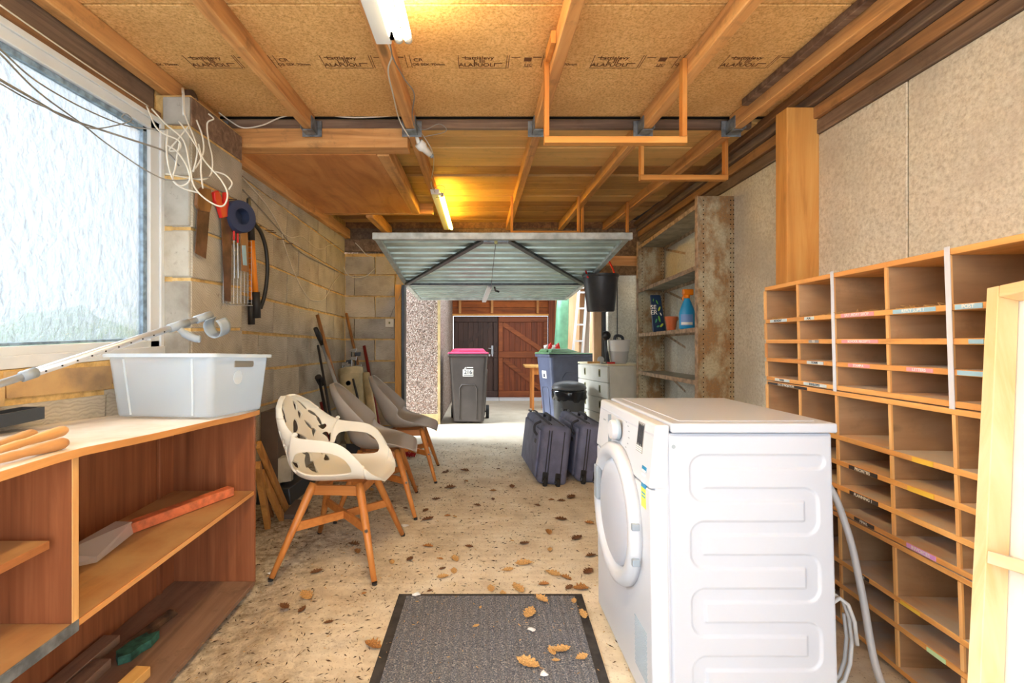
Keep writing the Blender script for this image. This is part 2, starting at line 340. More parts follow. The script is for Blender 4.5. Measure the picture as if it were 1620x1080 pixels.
M = dict(
 chip=m_chip(), block=m_block('grey_block', (206,198,186), (184,176,162), (150,140,126)), mortar=m_mortar(),
 block_white=m_block('pale_block', (204,204,198), (182,180,172), (140,132,120), False), block_yellow=m_block('yellow_block', (226,180,100), (206,156,80), (150,108,56), False),
 conc=m_conc(), floor=m_floor(), pebble=m_pebble(), rust=m_rust(), matpile=m_mat(), glass=m_glass(),
 matedge=plain('mat_rubber_edge', (66,62,60), .9, 0, .3, 20, .3),
 upvc=plain('white_upvc', (226,230,234), .35, 0, .05, 4), gasket=plain('blue_grey_gasket', (150,176,200), .6, 0, .3, 30),
 galv=plain('galvanised_steel', (150,158,166), .45, .5, .3, 20), galvdark=plain('dark_bracing_steel', (84,90,92), .45, .4, .3, 20),
 dryer=plain('white_enamel', (192,197,209), .28, 0), dryer2=plain('white_plastic', (206,209,216), .35, 0), greyp=plain('grey_plastic', (150,160,170), .4), knobgrey=plain('knob_grey', (170,186,198), .35),
 black=plain('black_plastic', (34,34,36), .45), darkgrey=plain('dark_joint', (48,48,50), .7), hole=plain('recess_shade', (24,20,18), .9),
 shellw=plain('cream_plastic', (234,228,214), .35), shellg=plain('grey_taupe_plastic', (164,156,148), .3, 0, .04, 3),
 metal=plain('bare_steel', (170,172,176), .3, .9), alu=plain('aluminium', (206,210,216), .35, .6), white=plain('white_paint', (240,240,236), .5), cable=plain('white_cable', (214,208,196), .5), cablegrey=plain('grey_cable', (134,130,124), .5),
 blackcable=plain('black_hose', (40,38,36), .5), red=plain('red_plastic', (214,40,36), .4), orange=plain('orange_tool_handle', (240,140,36), .45), yellow=plain('yellow_sticker', (250,206,60), .5),
 bucket=plain('black_bucket', (58,58,62), .42, 0, .1, 8), binbody=plain('black_bin_body', (80,74,72), .4, 0, .12, 5), binblue=plain('navy_bin_body', (86,94,118), .42, 0, .15, 5), pink=plain('pink_lid', (236,70,116), .45), green=plain('green_lid', (84,128,84), .5, 0, .15, 6), tyre=plain('bin_wheel', (36,36,38), .7),
 bag=plain('black_liner', (40,42,46), .12), smallbin=plain('grey_swing_bin', (92,96,100), .4), case=plain('slate_blue_fabric', (118,124,156), .7, 0, .16, 9, .15), casedark=plain('dark_case_trim', (52,54,66), .6), 
 chest=plain('off_white_chest_paint', (214,214,204), .5, 0, .06, 5), brass=plain('dull_brass', (134,130,84), .4, .5), chesttop=plain('cream_chest_top', (232,222,190), .5, 0, .08, 6),
 terracotta=plain('terracotta', (206,110,64), .7), bluep=plain('blue_bottle', (40,160,226), .3), orangep=plain('orange_trigger', (250,140,20), .4), bluelabel=plain('pale_blue_label', (120,160,226), .5),
 compost=plain('printed_bag', (26,52,84), .4), leafgreen=plain('bag_leaf_green', (108,180,72), .4), leaflime=plain('bag_leaf_lime', (196,216,80), .4), mint=plain('bag_mint', (84,170,130), .4),
 tarp=plain('green_tarpaulin', (96,150,118), .6, 0, .15, 6, .3), golf=plain('beige_golf_bag', (206,188,146), .6, 0, .2, 6), silver=plain('polished_club_head', (200,200,204), .2, .9),
 rustblade=plain('rusty_saw_blade', (120,84,62), .55, .2, .3, 14), greyblade=plain('dull_saw_blade', (110,104,98), .45, .5, .3, 8), orangewood=plain('orange_painted_wood', (232,128,84), .5, 0, .2, 30), bluet=plain('dark_blue_tape', (52,62,92), .5), 
 doorpanel=plain('grey_green_door_panel', (200,218,212), .38, .3, .12, 5), doorframe=plain('door_frame_steel', (206,214,212), .4, .2, .2, 10),
 lampw=plain('lamp_housing', (226,228,232), .4), tube=m_emit('fluorescent_tube', (1, .82, .46), 20), tube_hot=m_emit('fluorescent_tube_warm', (1, .60, .06), 24),
 brownbox=plain('brown_bakelite', (78,60,50), .4), crate=m_clear('clear_plastic', (214,228,242), .30, .3), crate2=m_clear('clear_plastic_rim', (226,238,248), .55, .3), film=m_clear('clear_film', (235,225,220), .6, .15),
 drain=plain('white_threshold', (214,216,222), .5), hedge=plain('hedge_green', (110,160,80), .9, 0, .4, 4), ink=plain('stamp_ink', (112,70,38), .8), inkw=plain('label_white_ink', (238,236,230), .6), inkd=plain('label_dark_ink', (50,56,70), .6),
 tblue=plain('blue_label_tape', (160,200,220), .5), tpink=plain('pink_label_tape', (236,160,170), .5), tgrey=plain('grey_label_tape', (150,150,150), .5), tblack=plain('black_label_tape', (60,48,44), .5), tyellow=plain('yellow_label_tape', (246,206,80), .5), tlilac=plain('lilac_label_tape', (222,160,230), .5), tmint=plain('mint_label_tape', (206,240,190), .5), twhite=plain('pale_label_tape', (206,222,228), .5),
 strip=m_clear('clear_edge_strip', (236,240,250), .8, .2), shelfsteel=plain('grey_shelf_steel', (176,172,156), .5, .3, .2, 12), dustshelf=plain('shelf_edge_rusty', (192,164,134), .7, 0, .3, 22),
 leaf=plain('dry_leaf', (196,136,72), .8, 0, .4, 20), leafp=plain('pale_dry_leaf', (226,178,112), .8, 0, .3, 20), leafd=plain('dark_dry_leaf', (132,88,50), .8, 0, .4, 20), crumb=plain('dirt_crumb', (84,60,40), .9, 0, .3, 40), paper=plain('white_scrap', (236,236,236), .8),
 greenpaint=plain('flaking_green_paint', (62,120,100), .6, 0, .4, 30), bark=plain('bark_brown', (112,80,54), .9, 0, .4, 20), boxbrown=plain('dark_brown_panel', (104,88,80), .6, 0, .1, 8), hose=plain('pale_grey_hose', (206,208,212), .4), switchp=plain('cream_switch', (226,216,196), .4), toolblack=plain('rubber_grip', (42,40,40), .6), canvas=plain('white_painted_board', (240,236,226), .8, 0, .06, 5), concbase=plain('yellowed_plinth', (208,186,136), .9, 0, .2, 5), redpole=plain('dark_red_pole', (130,34,30), .4), potw=plain('white_planter', (222,220,216), .5), potg=plain('grey_planter_base', (186,186,184), .5), dry=plain('dark_grey_metal', (74,78,84), .4, .5),
 bluest=plain('blue_sticker', (24,140,190), .4), limest=plain('lime_sticker', (216,232,70), .4), redbristle=plain('red_bristle', (190,40,50), .7))
# ------------------------------------------------------------ floor and yard
Zj, Zc, YL = 2.28, 2.373, 2.75
def G(x, y):      # worn hollow along the left wall where the bookcase stands
    s_ = max(0, min(1, (-x-.72)/.25)); t_ = max(0, min(1, (2.35-y)/.4)); return F(y)-.046*s_*s_*(3-2*s_)*t_
fl = MB(); fl.grid(97, 235, lambda u, v: (-2.2+4.8*u, -2+11.7*v, G(-2.2+4.8*u, -2+11.7*v)))
fl.box(-2.2, 2.6, -2, 9.7, -.62, -.6)
floor = struct(fl.build('floor', M['floor']))

# ------------------------------------------------------------ left wall, window wall and return, laid block by block
def course(y, k): return 1.37+.25*k-.048*(y-2.29)
def blockmesh(nm, w, d, h, mat, seed, rough=.004):
    rr = random.Random(seed); m = MB()
    def j(): return rr.uniform(-rough, rough)
    b = [(-w/2+j(), -d/2, -h/2+j()), (w/2+j(), -d/2, -h/2+j()), (w/2, d/2, -h/2), (-w/2, d/2, -h/2)]
    t = [(-w/2+j(), -d/2, h/2+j()), (w/2+j(), -d/2, h/2+j()), (w/2, d/2, h/2), (-w/2, d/2, h/2)]
    m.hexa(b, t); return m.mesh(nm, mat)
def lay(parent, p0, p1, zlo, zhi, mat, depth=.09, first=0, length=.5, skip=None, name='block', zfun=course, pitch=.25, kr=range(-7, 5)):
    # p0 -> p1 along the wall with the room on the right-hand side of that direction
    a, b = Vector((*p0, 0)), Vector((*p1, 0)); L = (b-a).length; d = (b-a)/L; yaw = math.atan2(d.y, d.x)
    cache = {}
    for k in kr:
        off = (first+(k % 2)*length/2) % length; x = -off
        while x < L-.02:
            x0, x1 = max(x, 0), min(x+length, L); x += length
            w = x1-x0-.014
            if w < .05: continue
            c = a+d*((x0+x1)/2); z0, z1 = zfun(c.y, k)+.008, zfun(c.y, k+1)-.008
            z0, z1 = max(z0, zlo(c.y) if callable(zlo) else zlo), min(z1, zhi)
            if z1-z0 < .04 or (skip and skip(c, z0, z1)): continue
            key = (round(w, 2), round(z1-z0, 2), R.randint(0, 2))
            if key not in cache: cache[key] = blockmesh('block', key[0], depth, key[1], mat, hash(key) % 999)
            o = bpy.data.objects.new(name, cache[key]); C.objects.link(o)
            sl = -math.atan(.048)*d.y
            o.rotation_euler = (0, sl if abs(d.y) > .5 else 0, yaw)
            if abs(d.y) > .5: o.rotation_euler = (Matrix.Rotation(yaw, 4, 'Z') @ Matrix.Rotation(-math.atan(-.048)*(1 if d.y > 0 else -1), 4, 'Y')).to_euler()
            nx = Vector((-d.y, d.x, 0))
            o.location = (c.x+nx.x*(depth/2-.012)+R.uniform(-.003, .003), c.y+nx.y*(depth/2-.012), (z0+z1)/2)
            o.parent = parent
wl = MB()
wl.hexa([(-1.68,2.78,-.3),(-1.53,2.78,-.3),(-1.565,5.4,-.3),(-1.68,5.4,-.3)], [(-1.68,2.78,2.16),(-1.53,2.78,2.16),(-1.565,5.4,2.02),(-1.68,5.4,2.02)])
wl.box(-1.68, -1.428, 2.30, 2.775, -.3, 2.27); wl.box(-1.72, -1.60, 2.285, 5.6, 2.10, 2.39)                       # pier mortar body; strip along the top added to keep daylight out
wl.box(-1.68, -1.54, -1.5, 2.30, -.3, .985)                         # below the window
wl.box(-1.72, -1.62, -1.5, -.35, .985, 2.3)                         # wall beside the window, behind the camera
wall_left = struct(wl.build('wall_left', M['mortar']))
lay(wall_left, (-1.53, 2.79), (-1.565, 5.38), lambda y: F(y)+.01, 2.15, M['block'], first=.09)
# pier: long faces towards the room, paler ends towards the camera
for k in range(-6, 4):
    z0, z1 = course(2.5, k)+.008, course(2.5, k+1)-.008
    z0 = max(z0, .01); z1 = min(z1, 2.26)
    if z1-z0 < .04: continue
    m = MB(); m.box(-1.52, -1.418+R.uniform(-.003,.003), 2.293+R.uniform(-.002,.002), 2.782, z0, z1)
    m.build('block', M['block'] if k < 3 else W['ledger'], wall_left, bevel=.004, seg=1)
    m = MB(); m.box(-1.556, -1.425, 2.283+R.uniform(-.003,.003), 2.35, z0+.004, z1-.004)
    m.build('block', M['block_white'], wall_left, bevel=.005, seg=1, label='pale block end beside the window')
# under the window: one course of yellowish bricks over grey blocks
lay(wall_left, (-1.54, -.6), (-1.54, 2.28), 0, 1.0, M['block_yellow'], first=.1, length=.44, name='brick', zfun=lambda y, k: .872+.11*k, kr=range(0, 1))
lay(wall_left, (-1.54, -.6), (-1.54, 2.28), .01, .87, M['block'], first=.2, length=.45, zfun=lambda y, k: .64+.228*k, kr=range(-3, 1))

wb = MB(); wb.box(-1.66, -.885, 5.412, 5.52, -.4, 1.97)
wall_back = struct(wb.build('wall_back', M['mortar']))
lay(wall_back, (-1.56, 5.4), (-.89, 5.4), F(5.4)+.01, 1.93, M['block'], first=.12, length=.47)
jm = MB(); jm.box(-.965, -.90, 5.33, 5.395, F(5.36), 1.60); j1 = jm.build('trim_1', W['post']); struct(j1)
jm = MB(); jm.box(-.895, -.862, 5.36, 5.50, F(5.4), 1.60); struct(jm.build('trim_2', M['dry']))

# ------------------------------------------------------------ right wall of cast concrete panels
def xw(y): return 1.76+.057*(y-2.40)
wr = MB(); wr.hexa([(xw(-1.5)+.03,-1.5,-.35),(xw(-1.5)+.15,-1.5,-.35),(xw(5.75)+.15,5.75,-.35),(xw(5.75)+.03,5.75,-.35)],
                   [(xw(-1.5)+.03,-1.5,2.12),(xw(-1.5)+.15,-1.5,2.12),(xw(5.75)+.15,5.75,2.12),(xw(5.75)+.03,5.75,2.12)])
wall_right = struct(wr.build('wall_right', M['darkgrey']))
for y0 in [1.88+.84*i for i in range(-4, 5)]:
    y1 = min(y0+.834, 5.75); m = MB()
    m.hexa([(xw(y0),y0,-.3),(xw(y0)+.05,y0,-.3),(xw(y1)+.05,y1,-.3),(xw(y1),y1,-.3)], [(xw(y0),y0,2.12),(xw(y0)+.05,y0,2.12),(xw(y1)+.05,y1,2.12),(xw(y1),y1,2.12)])
    m.build('concrete_panel', M['conc'], wall_right, bevel=.004, seg=1)
m = MB(); m.box(1.60, 1.98, 5.76, 5.86, -.4, 1.95); wbr = struct(m.build('wall_back_right', M['conc']))
m = MB(); m.box(1.708, 1.715, 5.748, 5.77, -.4, 1.95); m.build('joint_strip', M['darkgrey'], wbr)
m = MB(); m.box(1.50, 1.535, 5.62, 5.72, F(5.7), 1.62); struct(m.build('trim_3', M['dry']))
m = MB(); m.box(1.40, 1.49, 5.66, 5.73, F(5.7), 1.62); struct(m.build('trim_4', W['sheet']))
# dark timbers lying along the top of the wall
def along(nm, o0, o1, z0, z1, mat, par, y0=-1.5, y1=5.7):
    m = MB(); m.hexa([(xw(y0)-o0,y0,z0),(xw(y0)+o1,y0,z0),(xw(y1)+o1,y1,z0),(xw(y1)-o0,y1,z0)], [(xw(y0)-o0,y0,z1),(xw(y0)+o1,y0,z1),(xw(y1)+o1,y1,z1),(xw(y1)-o0,y1,z1)])
    return m.build(nm, mat, par, bevel=.004, seg=1)
along('wall_plate', .012, .12, 2.122, 2.195, W['dark_beam'], wall_right)
along('wall_plate', .03, .10, 2.200, 2.262, W['dark_beam2'], wall_right)
along('wall_plate', .055, .08, 2.266, 2.318, W['dark_beam'], wall_right)
along('wall_plate', .085, .06, 2.322, 2.372, W['dark_beam2'], wall_right)
m = MB(); m.box(1.594, 1.762, 2.405, 2.50, 0.0+F(2.45), 2.262); pst = struct(m.build('trim_5', W['post'], bevel=.006)); pst['label'] = 'thick orange timber post against the concrete wall'

# ------------------------------------------------------------ ceiling: chipboard panels, roof planks, joists
m = MB(); m.box(-1.75, 1.95, -1.1, 5.7, Zc+.022, Zc+.06); ceiling = struct(m.build('ceiling', M['darkgrey']))  # slab coloured dark so the gaps between planks look shaded
def cbox(nm, mat, x0, x1, y0, y1, z0, z1, bevel=.003, label=None, par=None):
    m = MB(); m.box(x0, x1, y0, y1, z0, z1); return m.build(nm, mat, par or ceiling, bevel=bevel, seg=1, label=label)
panels = []
for y0, y1 in ((-1.1, .594), (.6, 1.796), (1.803, 2.765)):
    for x0, x1 in ((-1.7, 1.85),): panels.append(cbox('chipboard_panel', M['chip'], x0, x1, y0, y1, Zc, Zc+.02))
y = 2.835; i = 0
while y < 5.6:
    cbox('plank', W['plank'], -1.62, 1.80, y, y+.187, Zc-R.uniform(0, .014), Zc+.02, .006); y += .198; i += 1
JX = [(-1.587, -1.532), (-1.027, -.972), (-.431, -.374), (.322, .377), (.953, 1.009), (1.48, 1.536)]
for i, (a, b) in enumerate(JX):
    cbox('joist', W['joistY'], a, b, -1.1, YL, Zj, Zc-.001, .004)
    if i >= 2: cbox('joist', W['joistY'], a, b, YL+.09, 5.6, Zj, Zc-.004, .004)
    h = MB(); h.box(a-.006, a-.001, YL-.07, YL+.035, Zj-.01, Zc-.03); h.box(b+.001, b+.006, YL-.07, YL+.035, Zj-.01, Zc-.03)
    h.box(a-.006, b+.006, YL-.045, YL+.035, Zj-.012, Zj-.004); h.box(a-.03, b+.03, YL+.028, YL+.034, Zj-.02, Zc-.02)
    h.build('joist_hanger', M['galv'], ceiling)
cbox('joist', W['ledger'], 1.44, 1.478, -.2, 2.55, Zj+.055, Zc-.001, .003, 'pale flaking batten along the right joist')
cbox('ledger_board', W['ledger'], -1.55, 1.64, 2.795, 2.83, 2.318, Zc-.002)
cbox('trimmer_beam', W['joistX'], -1.54, -.432, 2.80, 2.915, 2.205, 2.330, .004)
cbox('wall_plate', W['joistY'], -1.545, -1.485, 2.80, 5.36, 2.135, 2.235, .004)
cbox('plywood_panel', W['ply'], -1.50, -.645, 2.925, 4.44, 2.205, 2.217)
cbox('joist', W['joistY'], -.642, -.565, 2.92, 4.43, 2.195, 2.30, .004)
cbox('joist', W['joistX'], -1.48, -.44, 4.445, 4.50, 2.20, 2.30, .004)
cbox('joist', W['joistY'], -1.10, -1.03, 4.505, 5.5, 2.18, 2.30, .004)
cbox('lintel', W['dark_beam'], -1.60, -.50, 5.36, 5.44, 1.985, 2.13, .004)
# rough plate and batten above the window
m = MB(); m.box(-1.72, -1.60, -1.5, 2.29, 2.16, Zc-.01); struct(m.build('trim_6', W['dark_beam']))
m = MB(); m.box(-1.60, -1.565, -1.5, 2.285, 2.135, 2.175); struct(m.build('trim_7', W['dark_beam2']))
m = MB(); m.box(-1.66, 1.98, 5.60, 5.66, 1.74, 2.44); struct(m.build('wall_header', W['dark_beam']))
m = MB(); m.box(-1.72, 1.98, 5.57, 5.599, 2.30, 2.44); struct(m.build('trim_11', W['dark_beam2']))
# stamp printed on the underside of the panels
for pn, cx_ in ((2, -1.25), (2, -.62), (2, .02), (2, .65), (2, 1.27)):
    par = panels[pn]; z = Zc-.0012; X, Y = (1, 0, 0), (0, -1, 0); y = 2.185
    def st(t, dx, dy, s, nm='lettering'): lettering(t, s, M['ink'], par, (cx_+dx, y-dy, z), X, Y, name='lettering')
    if -1.7 < cx_ < 1.6:
        st('Lattialevy', -.02, .028, .036); st('L III', -.02, 0, .036); st('ALAPUOLI', -.03, -.030, .038)
        st('LJC', .215, -.030, .028); st('CR', .335, .012, .034); st('OS SEK 70mm', -.26, -.026, .026)
        fr = MB()
        for a, b, c, d in ((-.115,.11,-.058,-.055),(-.118,-.115,-.058,.05),(.108,.111,-.058,.05),(.118,.121,-.058,.05),(.275,.278,-.052,.05),(.297,.300,-.052,.05),(.13,.17,.030,.036),(.23,.27,.030,.038),(.19,.23,-.046,-.043),(-.10,-.07,.028,.034),(.05,.09,-.02,-.014),(.19,.225,.0,.032)):
            fr.box(cx_+a, cx_+b, y-d, y-c, z, z+.0006)
        fr.build('stamp_mark', M['ink'], par)

# ------------------------------------------------------------ window_1 with frosted glass
m = MB()
m.box(-1.605, -1.56, -.3, 2.29, 2.068, 2.135); m.box(-1.605, -1.56, 2.205, 2.29, .99, 2.135); m.box(-1.605, -1.56, -.3, 2.29, .99, 1.06)
m.box(-1.605, -1.56, -.36, -.28, .99, 2.135)
win = struct(m.build('window_1', M['upvc'], bevel=.004))
m = MB(); m.box(-1.60, -1.575, -.25, 2.198, 2.045, 2.066); m.box(-1.60, -1.575, 2.178, 2.203, 1.06, 2.066); m.box(-1.60, -1.575, -.25, 2.198, 1.062, 1.072)
m.build('gasket', M['gasket'], win)
m = MB(); m.box(-1.56, -1.548, -.3, 2.262, 2.11, 2.135); m.box(-1.56, -1.548, 2.262, 2.289, .99, 2.135); m.box(-1.56, -1.542, -.3, 2.289, .987, 1.03)
m.build('window_frame', M['upvc'], win, bevel=.003)
m = MB(); m.box(-1.594, -1.588, -.27, 2.19, 1.068, 2.055); m.build('pane', M['glass'], win)
# ground and hedge outside the window
m = MB(); m.box(-9, -2.25, -4, 9, -.5, -.3); struct(m.build('ground_outside', plain('garden_ground', (170, 172, 150), .9, 0, .2, 2)))
def blob(name, mat, c, r, seed, n=20, amp=.18):
    m = MB()
    def fn(u, v):
        a, b = u*2*math.pi, (v-.5)*math.pi; d = Vector((math.cos(a)*math.cos(b), math.sin(a)*math.cos(b), math.sin(b)))
        k = 1+amp*mnoise.noise(d*2.3+Vector((seed, 0, 0)))+amp*.5*mnoise.noise(d*6+Vector((seed, 3, 0)))
        return (c[0]+d.x*r[0]*k, c[1]+d.y*r[1]*k, c[2]+d.z*r[2]*k)
    m.grid(n*2, n, fn); return m.build(name, mat, smooth=True)
tag(blob('garden_bush', M['hedge'], (-4.2, 4.7, .1), (.8, 1.0, 1.15), 3), 'blurred green bush outside the frosted window', 'bush')

# ------------------------------------------------------------ yard beyond the garage door
m = MB()
m.box(-1.05, -.55, 6.52, 6.60, F(6.5)+.14, 2.0); m.box(-1.05, -.552, 6.60, 9.62, F(9)-.1, 2.05)
wy = struct(m.build('wall_yard', M['pebble']))
m = MB(); m.box(-1.06, -.548, 6.505, 6.62, F(6.5)-.05, F(6.5)+.14); m.build('plinth', M['concbase'], wy, bevel=.004)
m = MB(); m.box(-.58, -.545, 6.50, 6.53, F(6.5)-.02, 2.0); m.build('corner_bead', M['concbase'], wy)
m = MB(); m.box(-1.62, -1.06, 5.53, 5.6, -.4, 2.0); struct(m.build('wall_passage_left', M['pebble']))
m = MB(); m.box(2.18, 2.28, 5.87, 9.7, -.6, 2.1); wo = struct(m.build('wall_yard_right', M['conc']))
m = MB(); m.box(1.98, 2.2, 5.76, 5.86, -.6, 2.1); m.build('return_panel', M['conc'], wo)
# double timber doors, Y = 9.6
Yd = 9.6; zb = F(9.6)+.01; zt = 1.325
d2 = thing('door_2', 'double timber garage doors', 'door', (.46, Yd, zb)); del d2['category']; del d2['label']; d2['kind'] = 'structure'
m = MB(); m.box(-.53, 1.42, Yd+.024, Yd+.03, zb, zt); m.build('light_gap_backing', W['doordark'], d2)  # dark sheet added behind the boards to block sky in their gaps
def leaf(x0, x1, mat, railm, dirn):
    n = 9; w = (x1-x0)/n
    for i in range(n): 
        m = MB(); m.box(x0+i*w+.0015, x0+(i+1)*w-.0015, Yd, Yd+.022, zb, zt); m.build('door_board', mat, d2, bevel=.003, seg=1)
    for z0, z1 in ((zb+.02, zb+.17), (.47, .60), (zt-.12, zt-.01)):
        m = MB(); m.box(x0+.01, x1-.01, Yd-.028, Yd-.001, z0, z1); m.build('door_rail', railm, d2, bevel=.004, seg=1)
    for xa in ((x0+.01, x0+.09), (x1-.09, x1-.01)):
        m = MB(); m.box(xa[0], xa[1], Yd-.027, Yd-.001, zb+.18, .465); m.build('door_stile', railm, d2, bevel=.004, seg=1)
        m = MB(); m.box(xa[0], xa[1], Yd-.027, Yd-.001, .605, zt-.125); m.build('door_stile', railm, d2, bevel=.004, seg=1)
    xo, xi = (x0+.12, x1-.14) if dirn > 0 else (x1-.14, x0+.10)
    m = MB(); m.bar((xo, Yd-.014, .63), (xi, Yd-.014, zt-.15), .02, .085, (0,1,0)) if False else m.bar((xo, Yd-.014, .64), (xi, Yd-.014, zt-.16), .085, .024, (0,1,0)); m.build('door_brace', railm, d2)
    m = MB(); m.bar((xo, Yd-.014, zb+.21), (xi, Yd-.014, .44), .085, .024, (0,1,0)); m.build('door_brace', railm, d2)
leaf(-.53, .385, W['doordark'], W['doordark'], 1); leaf(.395, 1.42, W['doorplank'], W['doorrail'], -1)
m = MB(); m.tube([(.27, Yd-.03, .66), (.27, Yd-.09, .66), (.19, Yd-.09, .665)], .012); m.box(.25, .29, Yd-.04, Yd-.028, .54, .72); m.build('door_handle', M['metal'], d2)
m = MB(); m.box(.20, .23, Yd-.033, Yd-.028, .50, .54); m.box(.26, .285, Yd-.033, Yd-.028, .50, .54); m.build('keyhole_plate', M['silver'], d2)
m = MB(); m.box(-.56, 1.45, Yd-.05, Yd+.03, zb-.06, zb+.002); struct(m.build('trim_8', W['dark_beam'])); 
m = MB()
m.box(-.56, .40, Yd-.20, Yd-.06, F(9.4)-.02, F(9.4)+.05); m.box(.41, 1.45, Yd-.20, Yd-.06, F(9.4)-.02, F(9.4)+.05); struct(m.build('trim_9', M['drain']))
m = MB(); m.box(1.43, 1.56, Yd-.06, Yd+.06, F(9.6), 1.75); struct(m.build('trim_10', W['doorplank']))
m = MB(); m.box(1.57, 2.25, Yd, Yd+.05, F(9.6), 1.9); struct(m.build('wall_yard_end', W['sheet']))
# board lining above the doors
m = MB(); m.box(-.56, 1.56, Yd+.03, Yd+.05, zt+.04, 2.3); gb = struct(m.build('wall_gable', W['dark_beam']))
for i in range(7): 
    m = MB(); m.box(-.56, 1.55, Yd+.005, Yd+.028, zt+.05+i*.132, zt+.176+i*.132); m.build('gable_board', W['gable'], gb, bevel=.004, seg=1)
for x in (-.42, .24, 1.18): 
    m = MB(); m.box(x, x+.05, Yd-.05, Yd, zt+.06, 2.2); m.build('stud', W['joistZ'], gb, bevel=.003, seg=1)
m = MB(); m.box(-.56, -.538, Yd-.03, Yd+.03, zb, zt+.01); m.box(1.424, 1.44, Yd-.02, Yd+.03, zb, zt+.01); m.build('door_jamb', W['dark_beam'], gb)
m = MB(); m.box(-.56, 1.44, Yd-.06, Yd-.005, zt+.006, zt+.05); m.build('head_rail', W['batten'], gb, bevel=.003, seg=1)
m = MB(); m.box(-1.1, 2.25, 8.3, 9.75, 2.02, 2.06); struct(m.build('ceiling_passage', W['plank']))

# ------------------------------------------------------------ door_1: up-and-over garage door, half raised
P0, P1, P2 = (3.70, 1.862), (5.19, 1.622), (6.42, 1.512)     # (y, z) along the door
xl, xr = -.845, 1.215
def dz(y, lift=0):
    a, b = (P0, P1) if y <= P1[0] else (P1, P2)
    return a[1]+(b[1]-a[1])*(y-a[0])/(b[0]-a[0])+lift
d1 = thing('door_1', '', '', (0.2, 5.2, 1.62)); del d1['category']; del d1['label']; d1['kind'] = 'structure'
m = MB(); prof = []
y = P0[0]+.05; pitch = .150
while y < P2[0]-.06:
    for q, h in ((0, -.014), (.060, -.014), (.066, .040), (.090, .040), (.096, -.002), (.132, -.002), (.136, .016), (.146, .016)): prof.append((y+q, dz(min(y+q, P2[0]))+h+.012))
    y += pitch
vs = []; fs = []
for yy, zz in prof: vs += [(xl+.02, yy, zz), (xr-.02, yy, zz), ]
for i in range(len(prof)-1): fs.append((2*i, 2*i+1, 2*i+3, 2*i+2))
m.add(vs, fs); pnl = m.build('ribbed_panel', M['doorpanel'], d1); so = pnl.modifiers.new('thickness', 'SOLIDIFY'); so.thickness = .0015
for xa in (xl, xr):
    s_ = 1 if xa < 0 else -1
    m = MB(); m.bar((xa+.02*s_, P0[0], P0[1]-.012), (xa+.02*s_, P1[0], P1[1]-.012), .045, .028); m.bar((xa+.02*s_, P1[0], P1[1]-.012), (xa+.02*s_, P2[0], P2[1]-.012), .045, .028)
    m.build('side_rail', M['doorframe'], d1)
for nm, (yy, zz), hh in (('top_rail', P0, .05), ('bottom_rail', P2, .03)):
    m = MB(); m.box(xl, xr, yy-.03, yy+.03, zz-hh, zz+.005); m.build(nm, M['doorframe'], d1, bevel=.004, seg=1)
m = MB(); m.box(xl+.03, xr-.03, P1[0]-.02, P1[0]+.03, P1[1]-.04, P1[1]-.018); m.build('cross_rail', M['galvdark'], d1)
cx = (xl+xr)/2-.05
for sgn, xe in ((-1, xl+.04), (1, xr-.06)):
    m = MB(); m.bar((cx+sgn*.09, P0[0]+.06, P0[1]-.035), (xe, P1[0]-.02, P1[1]-.03), .05, .022); m.build('diagonal_brace', M['galvdark'], d1)
m = MB(); m.box(cx-.10, cx+.10, P0[0]+.035, P0[0]+.12, P0[1]-.06, P0[1]-.03); m.build('brace_plate', M['galv'], d1)
m = MB(); m.box(cx-.035, cx+.02, P1[0]+.18, P1[0]+.95, P1[1]-.115, P1[1]-.045) if False else m.bar((cx-.01, P1[0]+.05, P1[1]-.04), (cx-.07, P2[0]-.2, P2[1]-.05), .05, .04); m.build('latch_plate', M['upvc'], d1)
m = MB(); m.tube([(cx+.045, P1[0]+.2, P1[1]-.05), (cx+.06, P1[0]+.3, P1[1]-.08), (cx+.10, P1[0]+.32, P1[1]-.09)], .012); m.build('handle', M['black'], d1)
m = MB(); m.tube([(cx+.0, P0[0]+.08, P0[1]-.06), (cx-.005, 4.5, 1.66), (cx, P1[0]+.1, P1[1]-.07)], .003, 5); m.build('release_cord', M['galvdark'], d1)
m = MB(); m.box(cx-.012, cx+.012, P0[0]+.03, P0[0]+.05, P0[1]-.075, P0[1]-.05); m.build('padlock', M['brass'], d1)
# ============================================================ OBJECTS
# ------------------------------------------------------------ white tumble dryer
dr = thing('tumble_dryer', 'white front-loading dryer with an embossed side panel on the concrete floor', 'dryer', (.75, 1.6, 0))
DX0, DX1, DY0, DY1, DH = .485, 1.012, 1.30, 1.90, .85
m = MB(); m.box(.502, DX1, DY0+.004, DY1, .02, .822)
m.build('body', M['dryer'], dr, bevel=.006)
m = MB(); m.hexa([(.487,DY0,.022),(.538,DY0,.022),(.538,DY1,.022),(.487,DY1,.022)], [(.487,DY0,.66),(.538,DY0,.66),(.538,DY1,.66),(.487,DY1,.66)])
m.build('front_panel', M['dryer2'], dr, bevel=.007, seg=3)
m = MB(); m.hexa([(.485,DY0,.664),(.538,DY0,.664),(.538,DY1,.664),(.485,DY1,.664)], [(.506,DY0,.846),(.546,DY0,.846),(.546,DY1,.846),(.506,DY1,.846)])
m.build('control_panel', M['dryer2'], dr, bevel=.007, seg=3)
m = MB(); m.box(.548, DX1+.010, DY0-.008, DY1+.004, .824, .852); m.build('lid', M['dryer'], dr, bevel=.006, seg=3)
m = MB(); m.box(.585, DX1-.03, DY0+.03, DY1-.03, .851, .854); m.build('lid_panel', M['dryer'], dr, bevel=.002)
